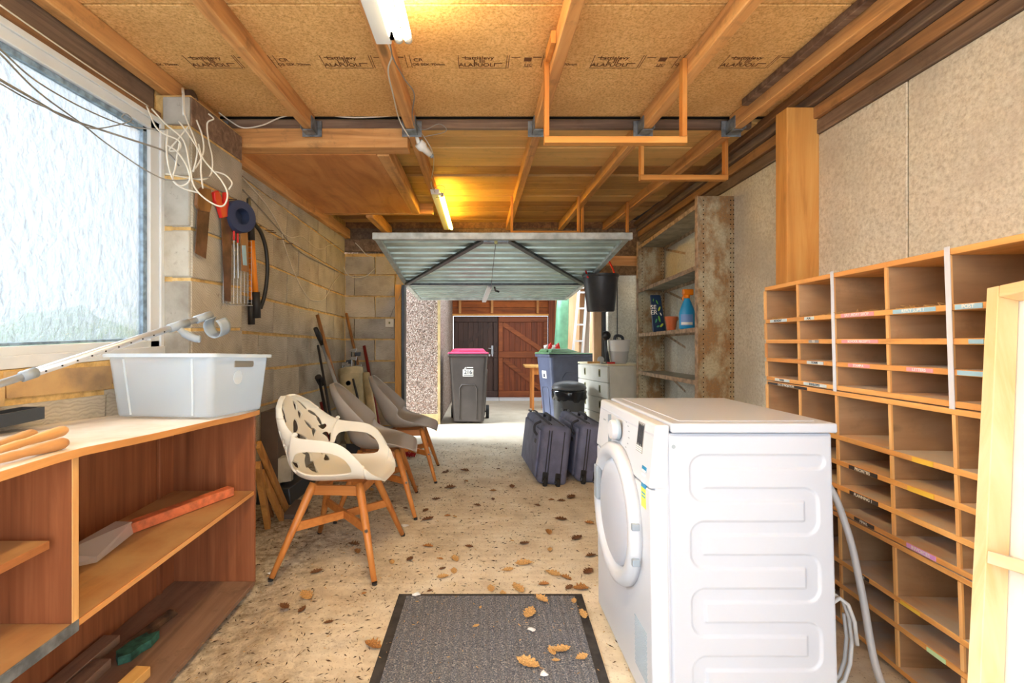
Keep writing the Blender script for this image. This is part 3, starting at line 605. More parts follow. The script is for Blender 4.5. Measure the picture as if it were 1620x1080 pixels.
# embossed side: a serpentine channel pressed into the sheet
def arcpath():
    px = lambda x: .5415+(x-283)/2.349*1.3/735
    pz = lambda y: 1.13-(620+y/2.349-515)*1.3/735
    left, right = px(387), px(818); ysl = [268+124.3*i for i in range(12)]
    pts = [(px(846), pz(ysl[0]))]; r = .020
    for i in range(11):
        z0, z1 = pz(ysl[i]), pz(ysl[i+1])
        if z1 < .04: pts.append(((left if i % 2 == 0 else right), z0)); break
        xe = left if i % 2 == 0 else right; s_ = 1 if i % 2 == 0 else -1
        for a in range(0, 91, 15): t = math.radians(a); pts.append((xe+s_*(r-r*math.sin(t)), z0-(r-r*math.cos(t))))
        for a in range(90, -1, -15): t = math.radians(a); pts.append((xe+s_*(r-r*math.sin(t)), z1+(r-r*math.cos(t))))
    return pts
AP = arcpath(); segs = [(Vector(AP[i]), Vector(AP[i+1])) for i in range(len(AP)-1)]
def sdist(x, z):
    best = 9; p = Vector((x, z))
    for a, b in segs:
        if min(a.y, b.y)-.035 > z or max(a.y, b.y)+.035 < z: continue
        d = b-a; L = d.length_squared; t = max(0, min(1, (p-a).dot(d)/L)) if L > 0 else 0
        q = (p-(a+d*t)).length
        if q < best: best = q
    return best
x0, x1, z0, z1 = .5425, DX1-.004, .03, .818; nu, nv = 150, 250
def sf(u, v):
    x, z = x0+(x1-x0)*u, z0+(z1-z0)*v; d = sdist(x, z); t = max(0, min(1, (d-.0165)/.0055)); t = t*t*(3-2*t)
    e = min(x-x0, x1-x, z-z0, z1-z); ed = max(0, 1-e/.006)
    return (x, DY0-.003+.0052*(1-t)+.006*ed*ed, z)
m = MB(); m.grid(nu, nv, sf); m.build('side_panel', M['dryer'], dr, smooth=True)
# porthole door on the front (facing -X)
cy, cz = 1.597, .50
def xl_(prof, n=56, sy=1.0, mi=0, mb=None):
    m = mb or MB(); m.lathe(prof, n, (0, cy, cz), 'x', mi); return m
m = xl_([(.232,.487),(.232,.470),(.226,.458),(.214,.452),(.196,.452),(.186,.458),(.178,.470),(.165,.478),(.10,.484),(.0001,.486)])
m.build('door', M['dryer2'], dr, smooth=True)
m = xl_([(.175,.4765),(.17,.468),(.155,.461),(.11,.455),(.0001,.452)]); m.build('door_glass_cover', M['dryer'], dr, smooth=True)
m = MB(); m.box(.446, .470, cy+.150, cy+.192, cz-.015, cz+.115); m.build('door_grip', M['greyp'], dr, bevel=.008)
for zz in (cz-.075, cz+.03):
    m = MB(); m.box(.455, .478, cy-.236, cy-.222, zz-.008, zz+.012); m.build('hinge', M['greyp'], dr, bevel=.002)
m = MB(); m.lathe([(.034,.492),(.034,.470),(.031,.463),(.0001,.462)], 28, (0,1.615,.775), 'x'); k = m.build('programme_knob', M['dryer2'], dr, auto=True)
m = MB(); m.lathe([(.037,.492),(.037,.484),(.035,.480)], 28, (0,1.615,.775), 'x'); m.build('knob_ring', M['knobgrey'], k, smooth=True)
m = MB(); m.box(.480, .492, 1.700, 1.704, .665, .815); m.build('drawer_joint', M['greyp'], dr)
def onpanel(nm, mat, y0, y1, z0, z1, par, lift=.0008):
    def X(z): return .485+(z-.664)*.021/.182 if z > .664 else .487
    m = MB(); m.hexa([(X(z0)-lift,y0,z0),(X(z0)+.002,y0,z0),(X(z0)+.002,y1,z0),(X(z0)-lift,y1,z0)], [(X(z1)-lift,y0,z1),(X(z1)+.002,y0,z1),(X(z1)+.002,y1,z1),(X(z1)-lift,y1,z1)])
    return m.build(nm, mat, par)
onpanel('panel_sticker', M['tgrey'], 1.382, 1.437, .745, .835, dr)
for i in range(7): onpanel('sticker_mark', M['inkd'] if i % 2 else M['black'], 1.386+.007*i, 1.391+.007*i, .762+.004*(i % 3), .830-.004*(i % 2), dr, .0014)
for i in range(3): onpanel('sticker_mark', M['white'], 1.385, 1.434, .749+.006*i-.001, .751+.006*i, dr, .0018)
onpanel('energy_sticker', M['bluest'], 1.335, 1.372, .665-.012, .715, dr, .0008)
onpanel('energy_sticker', M['limest'], 1.335, 1.372, .595, .652, dr, .0008)
for z in (.70, .688, .668): onpanel('sticker_mark', M['white'], 1.339, 1.368, z, z+.005, dr, .0014)
for z in (.635, .625): onpanel('sticker_mark', M['bluest'], 1.339, 1.366, z, z+.004, dr, .0014)
for y, z in ((1.56,.81),(1.54,.80),(1.525,.785),(1.52,.765),(1.525,.745),(1.54,.73)): onpanel('printed_mark', M['greyp'], y-.012, y, z, z+.003, dr)
onpanel('printed_mark', M['greyp'], 1.80, 1.83, .775, .78, dr)
m = MB()
for i in range(14):
    for j in range(20): 
        y = 1.34+.0075*i+(j % 2)*.0037; z = .09+.0075*j; m.box(.4855, .4885, y, y+.0035, z, z+.0035)
v_ = m.build('vent_grille', M['knobgrey'], dr); stuff(v_)
m = MB(); m.lathe([(.006,1.2965),(.006,1.302)], 10, (.5545,0,.785), 'y'); m.build('screw', M['greyp'], dr)
for x in (.53, .98):
    for y in (1.34, 1.86): 
        m = MB(); m.lathe([(.02,-.0),(.02,.022)], 12, (x, y, min(0, F(y)))); m.build('foot', M['black'], dr)
pv = Vector((.75, 1.30, 0)); mt = Matrix.Translation(pv) @ Matrix.Rotation(-.036, 4, 'X') @ Matrix.Translation(-pv) @ Matrix.Translation(Vector((.75,1.6,0)))
dr.location = mt.to_translation(); dr.rotation_euler = mt.to_euler()

hs = MB(); hs.tube(spline([(1.03,1.80,.50),(1.15,1.76,.62),(1.25,1.68,.57),(1.283,1.62,.42),(1.275,1.55,.25),(1.255,1.48,.08),(1.24,1.42,.014),(1.19,1.3,.012)], 10), .011, 10)
tag(hs.build('drain_hose', M['hose'], smooth=True), 'pale grey hose dropping between the dryer and the pigeonholes', 'hose')
hs = MB(); hs.tube([(1.105+.05*math.cos(a/12*2*math.pi), 1.42+.01*a/6, .155+.14*math.sin(a/12*2*math.pi)) for a in range(26)], .006, 8)
tag(hs.build('coiled_hose', M['hose'], smooth=True), 'coiled white hose end low behind the dryer', 'hose')

# ------------------------------------------------------------ pigeonhole units (three stacked), rows run along the right wall
PY = Matrix.Translation(Vector((1.366, 1.75, 0))) @ Matrix.Rotation(-.034, 4, 'X') @ Matrix.Rotation(-math.atan(.057), 4, 'Z')
cols = [.475, .222, 0, -.249, -.469, -.705, -.93]; DEP = .33
def pigeon(label, zs, thick, group, hide_top=False):
    t = thing('pigeonhole_unit', label, 'shelving', PY @ Vector((0,0,zs[0])), rot=PY.to_euler()); t.location = (PY @ Vector((0,0,zs[0])))
    z0 = zs[0]; y0, y1 = cols[-1], cols[0]; T = .018
    def bd(nm, x0, x1, a, b, c, d, mat, lb=None): 
        m = MB(); m.box(x0, x1, a, b, c-z0, d-z0); return m.build(nm, mat, t, bevel=.0015, seg=1, local=True, label=lb)
    bd('back_panel', DEP, DEP+.006, y0-.01, y1+.01, zs[0], zs[-1], W['pgdiv'])
    for i, z in enumerate(zs):
        th = thick if i in (0, len(zs)-1) else T
        za, zb_ = (z, z+th) if i == 0 else (z-th, z) if i == len(zs)-1 else (z-th/2, z+th/2)
        nm = 'bottom_board' if i == 0 else 'top_board' if i == len(zs)-1 else 'shelf'
        bd(nm, -.0 if i in (0, len(zs)-1) else .001, DEP, y0+.001, y1-.001, za, zb_, W['pg'])
    for i in range(len(zs)-1):
        a = zs[i]+(thick if i == 0 else T/2); b = zs[i+1]-(thick if i == len(zs)-2 else T/2)
        for j, y in enumerate(cols):
            tt = .009 if 0 < j < len(cols)-1 else .014
            m = MB(); m.box(.006, DEP-.001, y-tt/2, y+tt/2, a+.0005-z0, b-.0005-z0)
            m.build('side_panel' if j in (0, len(cols)-1) else 'divider', W['pgdiv'], t, local=True)
            m = MB(); m.box(.0, .0058, y-tt/2-.001, y+tt/2+.001, a+.0005-z0, b-.0005-z0)
            m.build('divider_edge', W['edgeZ'], t, local=True)
    return t
Z3 = [.884, .983, 1.070, 1.166, 1.334]; Z2 = [.421, .517, .610, .705, .880]; Z1 = [.0, .045, .148, .237, .417]
u1 = pigeon('lowest pigeonhole unit of the stack, dark empty slots behind the dryer', [.005, .148, .237, .417], .016, None)
u2 = pigeon('middle pigeonhole unit of the stack with yellow tape labels on its shelf edges', Z2, .017, None)
u3 = pigeon('top pigeonhole unit of the stack with blue and pink label tapes and two white strips', Z3, .018, None)
def plabel(u, zs0, ya, yb, zc, h, mat, txt=None, ink='inkw', nm='label_tape'):
    m = MB(); m.box(-.0016, .0005, min(ya, yb), max(ya, yb), zc-h/2-zs0, zc+h/2-zs0); o = m.build(nm, M[mat], u, local=True)
    if txt:
        L = abs(ya-yb); s_ = min(h*1.05, L/(len(txt)*.62)); lettering(txt, s_, M[ink], u, (-.0022, (ya+yb)/2, zc-zs0), (0,-1,0), (0,0,1), local=True)
z = Z3
plabel(u3, .884, .43, .30, z[3], .013, 'twhite', 'MONDAY', 'inkd'); plabel(u3, .884, .175, .115, z[3], .013, 'twhite', 'A.M.', 'inkd')
plabel(u3, .884, -.04, -.195, z[3], .014, 'tpink', 'SATURDAY SHOP'); plabel(u3, .884, -.275, -.425, z[3], .013, 'tblue', 'REPLY SLIPS 1'); plabel(u3, .884, -.485, -.56, z[3], .014, 'tblue', 'POST', 'inkw')
plabel(u3, .884, .15, .09, z[2], .012, 'tgrey', 'TO', 'inkw'); plabel(u3, .884, -.04, -.21, z[2], .012, 'tpink', 'SCHOOL RECEIPTS'); plabel(u3, .884, -.52, -.56, z[2], .012, 'tblue')
plabel(u3, .884, .165, .065, z[1], .012, 'twhite', 'FORMS', 'inkd'); plabel(u3, .884, -.07, -.17, z[1], .012, 'tpink', 'STAMP A'); plabel(u3, .884, -.32, -.41, z[1], .012, 'tpink', 'LETTERS'); plabel(u3, .884, -.485, -.56, z[1], .013, 'tblue')
plabel(u3, .884, .40, .29, z[0]+.009, .012, 'twhite', 'PAPER', 'inkd'); plabel(u3, .884, .19, .05, z[0]+.009, .012, 'twhite', 'ENVELOPES', 'inkd')
plabel(u2, .421, .46, .17, Z2[4]-.009, .012, 'tblack', 'D.N. OF PROJECTS IN')
plabel(u2, .421, -.33, -.40, Z2[3], .015, 'tyellow'); plabel(u2, .421, -.31, -.40, Z2[2], .015, 'tyellow')
plabel(u2, .421, -.06, -.19, Z2[2], .014, 'tblack', 'PRIORITIES'); plabel(u2, .421, -.06, -.19, Z2[1], .014, 'tblack', 'PLANNING 1'); plabel(u2, .421, -.08, -.17, Z2[0]+.009, .013, 'tblack', 'FINAL')
plabel(u2, .421, -.30, -.40, Z2[0]+.009, .014, 'tlilac', 'INVOICES')
plabel(u1, .005, -.27, -.34, .237, .011, 'tyellow'); plabel(u1, .005, -.07, -.14, .237, .011, 'tblack', 'DUPES'); plabel(u1, .005, -.36, -.42, .148, .013, 'tmint')
for yy in (0, -.469):
    m = MB(); m.box(-.004, -.0018, yy-.008, yy+.008, -.005, Z3[-1]-.884+.006); m.build('edge_strip', M['strip'], u3, local=True, label='clear whitish plastic edge strip')
# dusty fluff on the first shelf of the top unit
m = MB()
for i in range(60):
    y = R.uniform(-.45, .45); x = R.uniform(.0, .03); zz = Z3[3]-.884+.009
    m.tube([(x, y, zz), (x+R.uniform(-.01,.02), y+R.uniform(-.02,.02), zz+R.uniform(.002,.012)), (x+R.uniform(-.01,.02), y+R.uniform(-.03,.03), zz+.001)], .0007, 4)
stuff(m.build('dried_fluff', M['leafp'], u3, local=True))

# ------------------------------------------------------------ leaning pine frame with white panel
pf = thing('pine_frame', 'clean pine frame with a white painted back leaning on the pigeonholes', 'frame', (.98, .92, 0))
B, T_ = Vector((.955, .93, 0)), Vector((1.245, 1.14, 1.222)); u_ = (T_-B).normalized()
n_ = Vector((0,-1,0)).cross(u_).normalized(); n_ = n_ if n_.x > 0 else -n_
v_ = n_.cross(u_).normalized(); v_ = v_ if v_.y < 0 else -v_
def fbox(nm, mat, a0, a1, b0, b1, c0, c1, **kw):     # along u, along v, along n
    m = MB(); P = lambda a, b, c: B+u_*a+v_*b+n_*c
    m.hexa([P(a0,b0,c0),P(a0,b1,c0),P(a0,b1,c1),P(a0,b0,c1)], [P(a1,b0,c0),P(a1,b1,c0),P(a1,b1,c1),P(a1,b0,c1)]); return m.build(nm, mat, pf, bevel=.0015, seg=1, **kw)
L_ = (T_-B).length
fbox('stile', W['pineZ'], 0, L_, 0, .026, 0, .052)
fbox('top_rail', W['pineY'], L_-.028, L_, .027, .60, 0, .052)
fbox('middle_rail', W['pineY'], L_*.50, L_*.50+.026, .027, .60, .0, .050)
fbox('bottom_rail', W['pineY'], 0, .028, .027, .60, 0, .052)
fbox('stile', W['pineZ'], 0, L_, .601, .627, 0, .052)
fbox('back_board', M['canvas'], .0, L_, .0, .627, .053, .059)
# ------------------------------------------------------------ bookcase
bc = thing('bookcase', 'long low reddish bookcase with a sagging top under the window', 'bookcase', (-1.2, 1.2, -.03))
XF, XB = -1.018, -1.385
def bb(nm, mat, x0, x1, y0, y1, z0, z1, **kw):
    m = MB(); m.box(x0, x1, y0, y1, z0, z1); return m.build(nm, mat, bc, bevel=.0015, seg=1, **kw)
tp = [(-.45,.800),(.3,.815),(.955,.806),(1.1,.806),(1.178,.803),(1.45,.778),(1.728,.757),(1.95,.737),(2.12,.727)]
m = MB()
for (ya, za), (yb, zb2) in zip(tp[:-1], tp[1:]):
    m.hexa([(XB-.14,ya,za),(XF+.012,ya,za),(XF+.012,yb,zb2),(XB-.14,yb,zb2)], [(XB-.14,ya,za+.018),(XF+.012,ya,za+.018),(XF+.012,yb,zb2+.018),(XB-.14,yb,zb2+.018)])
topm = wood('dusty_white_top', (226,206,178), (206,182,152), (160,128,96), 'Y', grain=10, knots=False, dirt=.4, dust=(228,218,206))
m.build('top_board', topm, bc)
m = MB()
for (ya, za), (yb, zb2) in zip(tp[:-1], tp[1:]):
    m.hexa([(XF+.013,ya,za-.002),(XF+.017,ya,za-.002),(XF+.017,yb,zb2-.002),(XF+.013,yb,zb2-.002)], [(XF+.013,ya,za+.018),(XF+.017,ya,za+.018),(XF+.017,yb,zb2+.018),(XF+.013,yb,zb2+.018)])
m.build('front_lipping', W['edge'], bc)
bb('side_panel', W['mahog'], XB, XF, 2.100, 2.118, -.035, .728)
bb('side_panel', W['mahog'], XB, XF, -.45, -.432, -.035, .80)
bb('shelf', W['mahogY'], XB+.006, XF-.001, -.43, 2.099, .366, .385)
bb('bottom_board', W['bottomY'], XB+.006, XF+.004, -.43, 2.099, -.042, -.024)
bb('shelf', W['mahogY'], XB+.006, XF-.035, .0, 1.140, .583, .603)
m = MB()
m.hexa([(XB+.006,1.16,.386),(XF-.0,1.16,.386),(XF,1.178,.386),(XB+.006,1.178,.386)], [(XB+.006,1.16,.803),(XF,1.16,.803),(XF,1.178,.802),(XB+.006,1.178,.802)])
m.build('upright_divider', W['mahog'], bc)
bb('divider_lipping', W['edgeZ'], XF+.0005, XF+.003, 1.159, 1.179, .386, .801)
bb('shelf_lipping', W['edge'], XF-.0005, XF+.002, 1.18, 2.098, .367, .384)
bb('metal_strip', M['galv'], XF+.000, XF+.005, -.4, 1.178, .358, .388)
m = MB()
for (ya, za), (yb, zb2) in zip(tp[:-1], tp[1:]): m.hexa([(XB,ya,-.04),(XB+.005,ya,-.04),(XB+.005,yb,-.04),(XB,yb,-.04)], [(XB,ya,za),(XB+.005,ya,za),(XB+.005,yb,zb2),(XB,yb,zb2)])
m.build('back_panel', W['mahog'], bc)
bb('back_batten', W['mahog'], XB+.006, XB+.02, 1.985, 2.005, .387, .722); bb('back_batten', W['mahog'], XB+.006, XB+.02, 1.985, 2.005, -.022, .364)

# things on the shelves
t = thing('wrapped_bar', 'long orange painted bar in a clear sleeve on the middle shelf', 'tool', (-1.16, 1.6, .386))
m = MB(); m.bar((-1.09,2.04,.406), (-1.272,1.63,.406), .044, .038); m.build('bar', M['orangewood'], t, bevel=.004)
m = MB(); m.hexa([(-1.29,1.40,.387),(-1.20,1.46,.387),(-1.235,1.66,.388),(-1.30,1.66,.388)], [(-1.285,1.41,.435),(-1.21,1.47,.40),(-1.24,1.66,.430),(-1.298,1.66,.432)]); m.build('clear_sleeve', M['film'], t)
t = thing('panel_saw', 'dark flat saw blade lying behind the orange bar on the shelf', 'saw', (-1.25, 1.6, .386))
m = MB(); m.hexa([(-1.375,1.50,.389),(-1.315,1.50,.389),(-1.15,2.04,.389),(-1.185,2.06,.389)], [(-1.375,1.50,.391),(-1.315,1.50,.391),(-1.15,2.04,.391),(-1.185,2.06,.391)]); m.build('blade', M['greyblade'], t)
def offcut(label, p0, p1, w_, h_, mat=None, nm='timber_offcut', up=(0,0,1), group=None):
    m = MB(); m.bar(p0, p1, w_, h_, up); o = m.build(nm, mat or W['offcutY'], bevel=.002, seg=1); tag(o, label, 'offcut', group); return o
offcut('dark-topped timber length on the bottom shelf, nearer the back', (-1.335,1.15,-.008), (-1.335,1.69,-.008), .06, .03, W['bottomY'])
offcut('dark-topped timber length on the bottom shelf, left of the green fragment', (-1.265,1.10,-.008), (-1.27,1.57,-.008), .055, .03, W['bottomY'])
offcut('pale rounded timber end on the bottom shelf, nearest the floor edge', (-1.125,1.20,-.006), (-1.105,1.53,-.006), .05, .034, W['offcutY'])
t = thing('painted_fragment', 'broken wood fragment with flaking green paint on the bottom shelf', 'fragment', (-1.12, 1.6, -.02))
m = MB(); poly = [(0,0),(.03,.02),(.035,.06),(.05,.09),(.045,.14),(.02,.12),(.005,.13),(-.02,.08),(-.03,.03)]
m.prism([(-1.225+a, 1.575+b) for a, b in poly], -.022, .006); m.build('painted_face', M['greenpaint'], t)
m = MB(); m.hexa([(-1.275,1.64,-.023),(-1.235,1.68,-.023),(-1.20,1.86,-.023),(-1.24,1.86,-.023)], [(-1.27,1.66,.0),(-1.235,1.69,-.004),(-1.21,1.85,.002),(-1.235,1.85,.004)]); m.build('bark_piece', M['bark'], t, bevel=.006)

# on the top: three chisels, a dark tray, clear crate, crutch
for i, (p0, p1, lb) in enumerate((((-1.11,1.06,.842),(-1.128,1.268,.846),'topmost of the three wooden chisel handles on the bookcase'), ((-1.05,.99,.838),(-1.034,1.165,.838),'chisel handle nearest the front edge of the bookcase'), ((-1.165,1.07,.838),(-1.206,1.26,.838),'chisel handle nearest the wall on the bookcase'))):
    t = thing('chisel', lb, 'chisel', p0); a, b = Vector(p0), Vector(p1); d = b-a
    m = MB(); m.tube([a+d*k for k in (0,.15,.28,.42,.6,.8,.93,.99,1)], [.008,.009,.0105,.009,.012,.0145,.0145,.010,.004], 14); m.build('handle', W['chisel'], t, smooth=True)
    m = MB(); m.tube([a-d*.10, a+d*.02], .007, 10); m.build('ferrule', M['metal'], t, smooth=True)
    m = MB(); m.bar(a-d*.65, a-d*.10, .010, .004); m.build('blade', M['greyblade'], t)
m = MB(); t = thing('dark_tray', 'dark open metal tray at the back of the bookcase top', 'tray', (-1.45, 1.2, .824))
m.box(-1.515, -1.44, 1.12, 1.54, .822, .825); m.box(-1.515, -1.44, 1.532, 1.54, .825, .862); m.box(-1.515, -1.44, 1.12, 1.128, .825, .862); m.box(-1.447, -1.44, 1.128, 1.532, .825, .862); m.box(-1.515, -1.508, 1.128, 1.532, .825, .862); m.build('tray_body', M['dry'], t)

ct = thing('plastic_crate', 'clear plastic storage crate on the far end of the bookcase', 'crate', (-1.2, 1.95, .765))
c0 = Vector((-1.018,1.76,0)); d1_ = Vector((-.992,.118,0)); d2_ = Vector((.118,.992,0)); wA, wB = .405, .345
def CP(a, b, z, e): # a along d1, b along d2 in 0..1, flare e
    ax = -e+a*(wA+2*e); bx = -e+b*(wB+2*e); p = c0+d1_*ax+d2_*bx; zz = .779+z-.075*(p.y-1.76); return (p.x, p.y, zz)
def ringp(z, e, n=6, r=.12):
    pts = []
    for (ca, cb, a0) in ((1-r, 1-r*1.15, 0), (r, 1-r*1.15, 90), (r, r*1.15, 180), (1-r, r*1.15, 270)):
        for k in range(n+1):
            t = math.radians(a0+90*k/n); pts.append(CP(ca+r*math.cos(t), cb+r*1.15*math.sin(t), z, e))
    return pts
prof = [(.002,-.004),(.012,.0),(.10,.008),(.200,.017),(.236,.020)]
m = MB(); rows = [ringp(z, e, r=.07) for z, e in prof]; n = len(rows[0]); vs = [v for r_ in rows for v in r_]
fs = [(i*n+k, i*n+(k+1) % n, (i+1)*n+(k+1) % n, (i+1)*n+k) for i in range(len(rows)-1) for k in range(n)]+[tuple(range(n))]
m.add(vs, fs); o = m.build('tub', M['crate'], ct, smooth=True); so = o.modifiers.new('thickness', 'SOLIDIFY'); so.thickness = .0022
m = MB(); rows = [ringp(z, e, r=.07) for z, e in ((.232,.019),(.232,.034),(.246,.036),(.246,.019),(.232,.019))]; vs = [v for r_ in rows for v in r_]
fs = [(i*n+k, i*n+(k+1) % n, (i+1)*n+(k+1) % n, (i+1)*n+k) for i in range(4) for k in range(n)]; m.add(vs, fs); m.build('rim', M['crate2'], ct)
for fa in (.18, .82):
    m = MB(); m.tube([CP(fa, 0, .01, .001), CP(fa, 0, .225, .021)], .004, 6); m.build('rib', M['crate2'], ct)
m = MB(); m.lathe([(.028,-.0005),(.028,.0005)], 24, (0,0,0), 'x'); 
pc = Vector(CP(0, .42, .15, .0155)); yaw_ = math.atan2(d2_.y, d2_.x)-math.pi/2
m.v = [tuple(Matrix.Rotation(yaw_, 3, 'Z') @ Vector(v)+pc) for v in m.v]; m.build('moulded_disc', M['crate2'], ct)
m = MB(); a_, b_ = Vector(CP(0, .35, .205, .019)), Vector(CP(0, .68, .205, .019)); m.bar(a_, b_, .004, .026, (0,0,1)); m.build('hand_slot', M['cablegrey'], ct, bevel=.003)

cr = thing('crutch', 'grey aluminium forearm crutch resting across the clear crate', 'crutch', (-1.386, .86, .83))
A, Bq = Vector((-1.40,.80,.842)), Vector((-1.128,1.92,1.168)); dd = (Bq-A)
m = MB(); m.tube([A, A+dd*.52], .0105, 14); m.build('lower_tube', M['alu'], cr, smooth=True)
m = MB(); m.tube([A+dd*.46, Bq], .0125, 14); tb = m.build('upper_tube', M['alu'], cr, smooth=True)
m = MB(); m.tube([A+dd*.445, A+dd*.475], .0155, 14); m.build('collar', M['greyp'], cr, smooth=True)
up_ = dd.normalized().cross(Vector((0,0,1))).normalized()
m = MB()
for i in range(11): q = A+dd*(.49+.037*i); m.tube([q+up_*.0112-Vector((0,0,.003)), q+up_*.0132-Vector((0,0,.003))], .0028, 8)
m.build('height_hole', M['black'], cr)
g0 = A+dd*.885
m = MB(); m.tube([g0-dd*.035, g0+dd*.035], .0165, 16); m.build('grip_clamp', M['greyp'], cr, smooth=True)
m = MB(); m.tube(spline([g0-Vector((0,0,.008)), g0+Vector((.02,.005,-.03)), g0+Vector((.055,.012,-.05)), g0+Vector((.075,.018,-.052))], 5), [.012]*5+[.015]*5+[.014]*5+[.012], 14); m.build('hand_grip', M['greyp'], cr, smooth=True)
e0 = Bq
m = MB(); m.tube([e0-dd*.045, e0+dd*.02], .0165, 14); m.build('cuff_bracket', M['greyp'], cr, smooth=True)
m = MB(); cc = e0+Vector((.040,.01,-.042)); ax = dd.normalized(); s1 = Vector((1,0,0))-ax*ax.x; s1.normalize(); s2 = ax.cross(s1)
pts = []; 
def cuff(u, v):
    t = math.radians(125+u*290); r = .043; q = cc+(s1*math.cos(t)-s2*math.sin(t))*r+ax*((v-.5)*.055); return tuple(q)
m.grid(28, 5, cuff); o = m.build('arm_cuff', M['greyp'], cr, smooth=True); so = o.modifiers.new('thickness', 'SOLIDIFY'); so.thickness = .004
# ------------------------------------------------------------ chairs
def interp(tab, t):
    for (a, x), (b, y) in zip(tab[:-1], tab[1:]):
        if t <= b: 
            k = (t-a)/(b-a); k = k*k*(3-2*k) if False else k
            return [p+(q-p)*k for p, q in zip(x, y)] if isinstance(x, tuple) else x+(y-x)*k
    return tab[-1][1]
def sm(tab, t): return sum(interp(tab, max(0, min(1, t+k))) for k in (-.06,-.045,-.03,-.015,0,.015,.03,.045,.06))/9
def shell(name, mat, spine, Wt, Ht, parent, holes=None, nu=61, nv=81, thick=.007, pw=(.75, 1.5), nw=.07):
    sp = spline([(a, 0, b) for a, b in spine], 12); n = len(sp); L = [0]
    for i in range(1, n): L.append(L[-1]+(sp[i]-sp[i-1]).length)
    def S(v):
        d = v*L[-1]
        for i in range(1, n):
            if d <= L[i]+1e-9: k = (d-L[i-1])/(L[i]-L[i-1]); return sp[i-1].lerp(sp[i], k)
        return sp[-1]
    def fn(u, v):
        s_ = u*2-1; p = S(v); t = (S(min(1, v+nw))-S(max(0, v-nw))).normalized(); nn = Vector((-t.z, 0, t.x)); nn = -nn if (nn.z+nn.x) < 0 else nn
        if nw > .1: q_ = max(0, min(1, (v-.42)/.5)); q_ = q_*q_*(3-2*q_); nn = Vector((q_, 0, 1.02-q_)).normalized()
        a = abs(s_)*math.pi/2; y = (sm(Wt, v) if .09 < v < .88 else interp(Wt, v))*math.sin(a)**pw[0]*(1 if s_ > 0 else -1) if s_ else 0; h = sm(Ht, v)*(1-math.cos(a))**pw[1]
        return tuple(p+Vector((0, y, 0))+nn*h)
    vs = []; UV = []
    for j in range(nv):
        for i in range(nu): u, v = i/(nu-1), j/(nv-1); vs.append(fn(u, v)); UV.append((u*2-1, v))
    m = MB(); fs = []
    for j in range(nv-1):
        for i in range(nu-1):
            q = (j*nu+i, j*nu+i+1, (j+1)*nu+i+1, (j+1)*nu+i)
            if holes:
                cu = sum(UV[k][0] for k in q)/4; cv = sum(UV[k][1] for k in q)/4
                if holes(cu, cv): continue
            fs.append(q)
    m.add(vs, fs); me = m.mesh(name, mat, True)
    bm = bmesh.new(); bm.from_mesh(me); bmesh.ops.delete(bm, geom=[v for v in bm.verts if not v.link_faces], context='VERTS')
    for _ in range(7):
        new = {}
        for v in bm.verts:
            be = [e for e in v.link_edges if e.is_boundary]
            if len(be) == 2:
                a, b = be[0].other_vert(v).co, be[1].other_vert(v).co; new[v] = v.co*.4+(a+b)*.3
        for v, c in new.items(): v.co = c
    bm.to_mesh(me); bm.free()
    o = bpy.data.objects.new(name, me); C.objects.link(o); o.parent = parent
    so = o.modifiers.new('thickness', 'SOLIDIFY'); so.thickness = thick; so.offset = 0
    be = o.modifiers.new('soft_edge', 'BEVEL'); be.width = thick*.3; be.segments = 2; be.limit_method = 'ANGLE'; be.angle_limit = math.radians(60)
    o.modifiers.new('weld', 'WEIGHTED_NORMAL') if False else None
    return o
def chair_base(t, front=.24, side=.27, top=.40):
    for sx, sy in ((1,-1),(1,1),(-1,-1),(-1,1)):
        m = MB(); a = Vector((sx*.115, sy*.115, top)); b = Vector((sx*front, sy*side, .012))
        m.tube([a, a.lerp(b, .08), a.lerp(b, .5), b], [.019,.021,.018,.0125], 14); lg = m.build('leg', W['oak'], t, smooth=True, local=True)
        m = MB(); m.lathe([(.012,0),(.0125,.012)], 10, (sx*(front+.003), sy*(side+.003), 0)); m.build('foot_cap', M['black'], lg, local=True)
    for sy in (-1, 1):
        m = MB(); m.box(-.12, .12, sy*.118-.010, sy*.118+.010, top-.055, top-.008); m.build('seat_rail', W['oakX'], t, bevel=.002, local=True)
    for sx in (-1, 1):
        m = MB(); m.box(sx*.118-.010, sx*.118+.010, -.108, .108, top-.055, top-.008); m.build('seat_rail', W['oakX'], t, bevel=.002, local=True)
    f = .52; px_, py_ = .115+(front-.115)*f, .115+(side-.115)*f; zz = top*(1-f)+.02
    m = MB(); m.bar((-px_, -py_, zz), (px_, py_, zz), .016, .04); m.build('stretcher', W['oakX'], t, bevel=.002, local=True)
    m = MB(); m.bar((-px_, py_, zz+.002), (px_, -py_, zz+.002), .016, .04); m.build('stretcher', W['oakX'], t, bevel=.002, local=True)
    m = MB(); m.tube([(px_+.004, -py_-.014, zz), (px_+.002, -py_-.022, zz)], .007, 10); m.build('bolt', M['metal'], t, local=True)
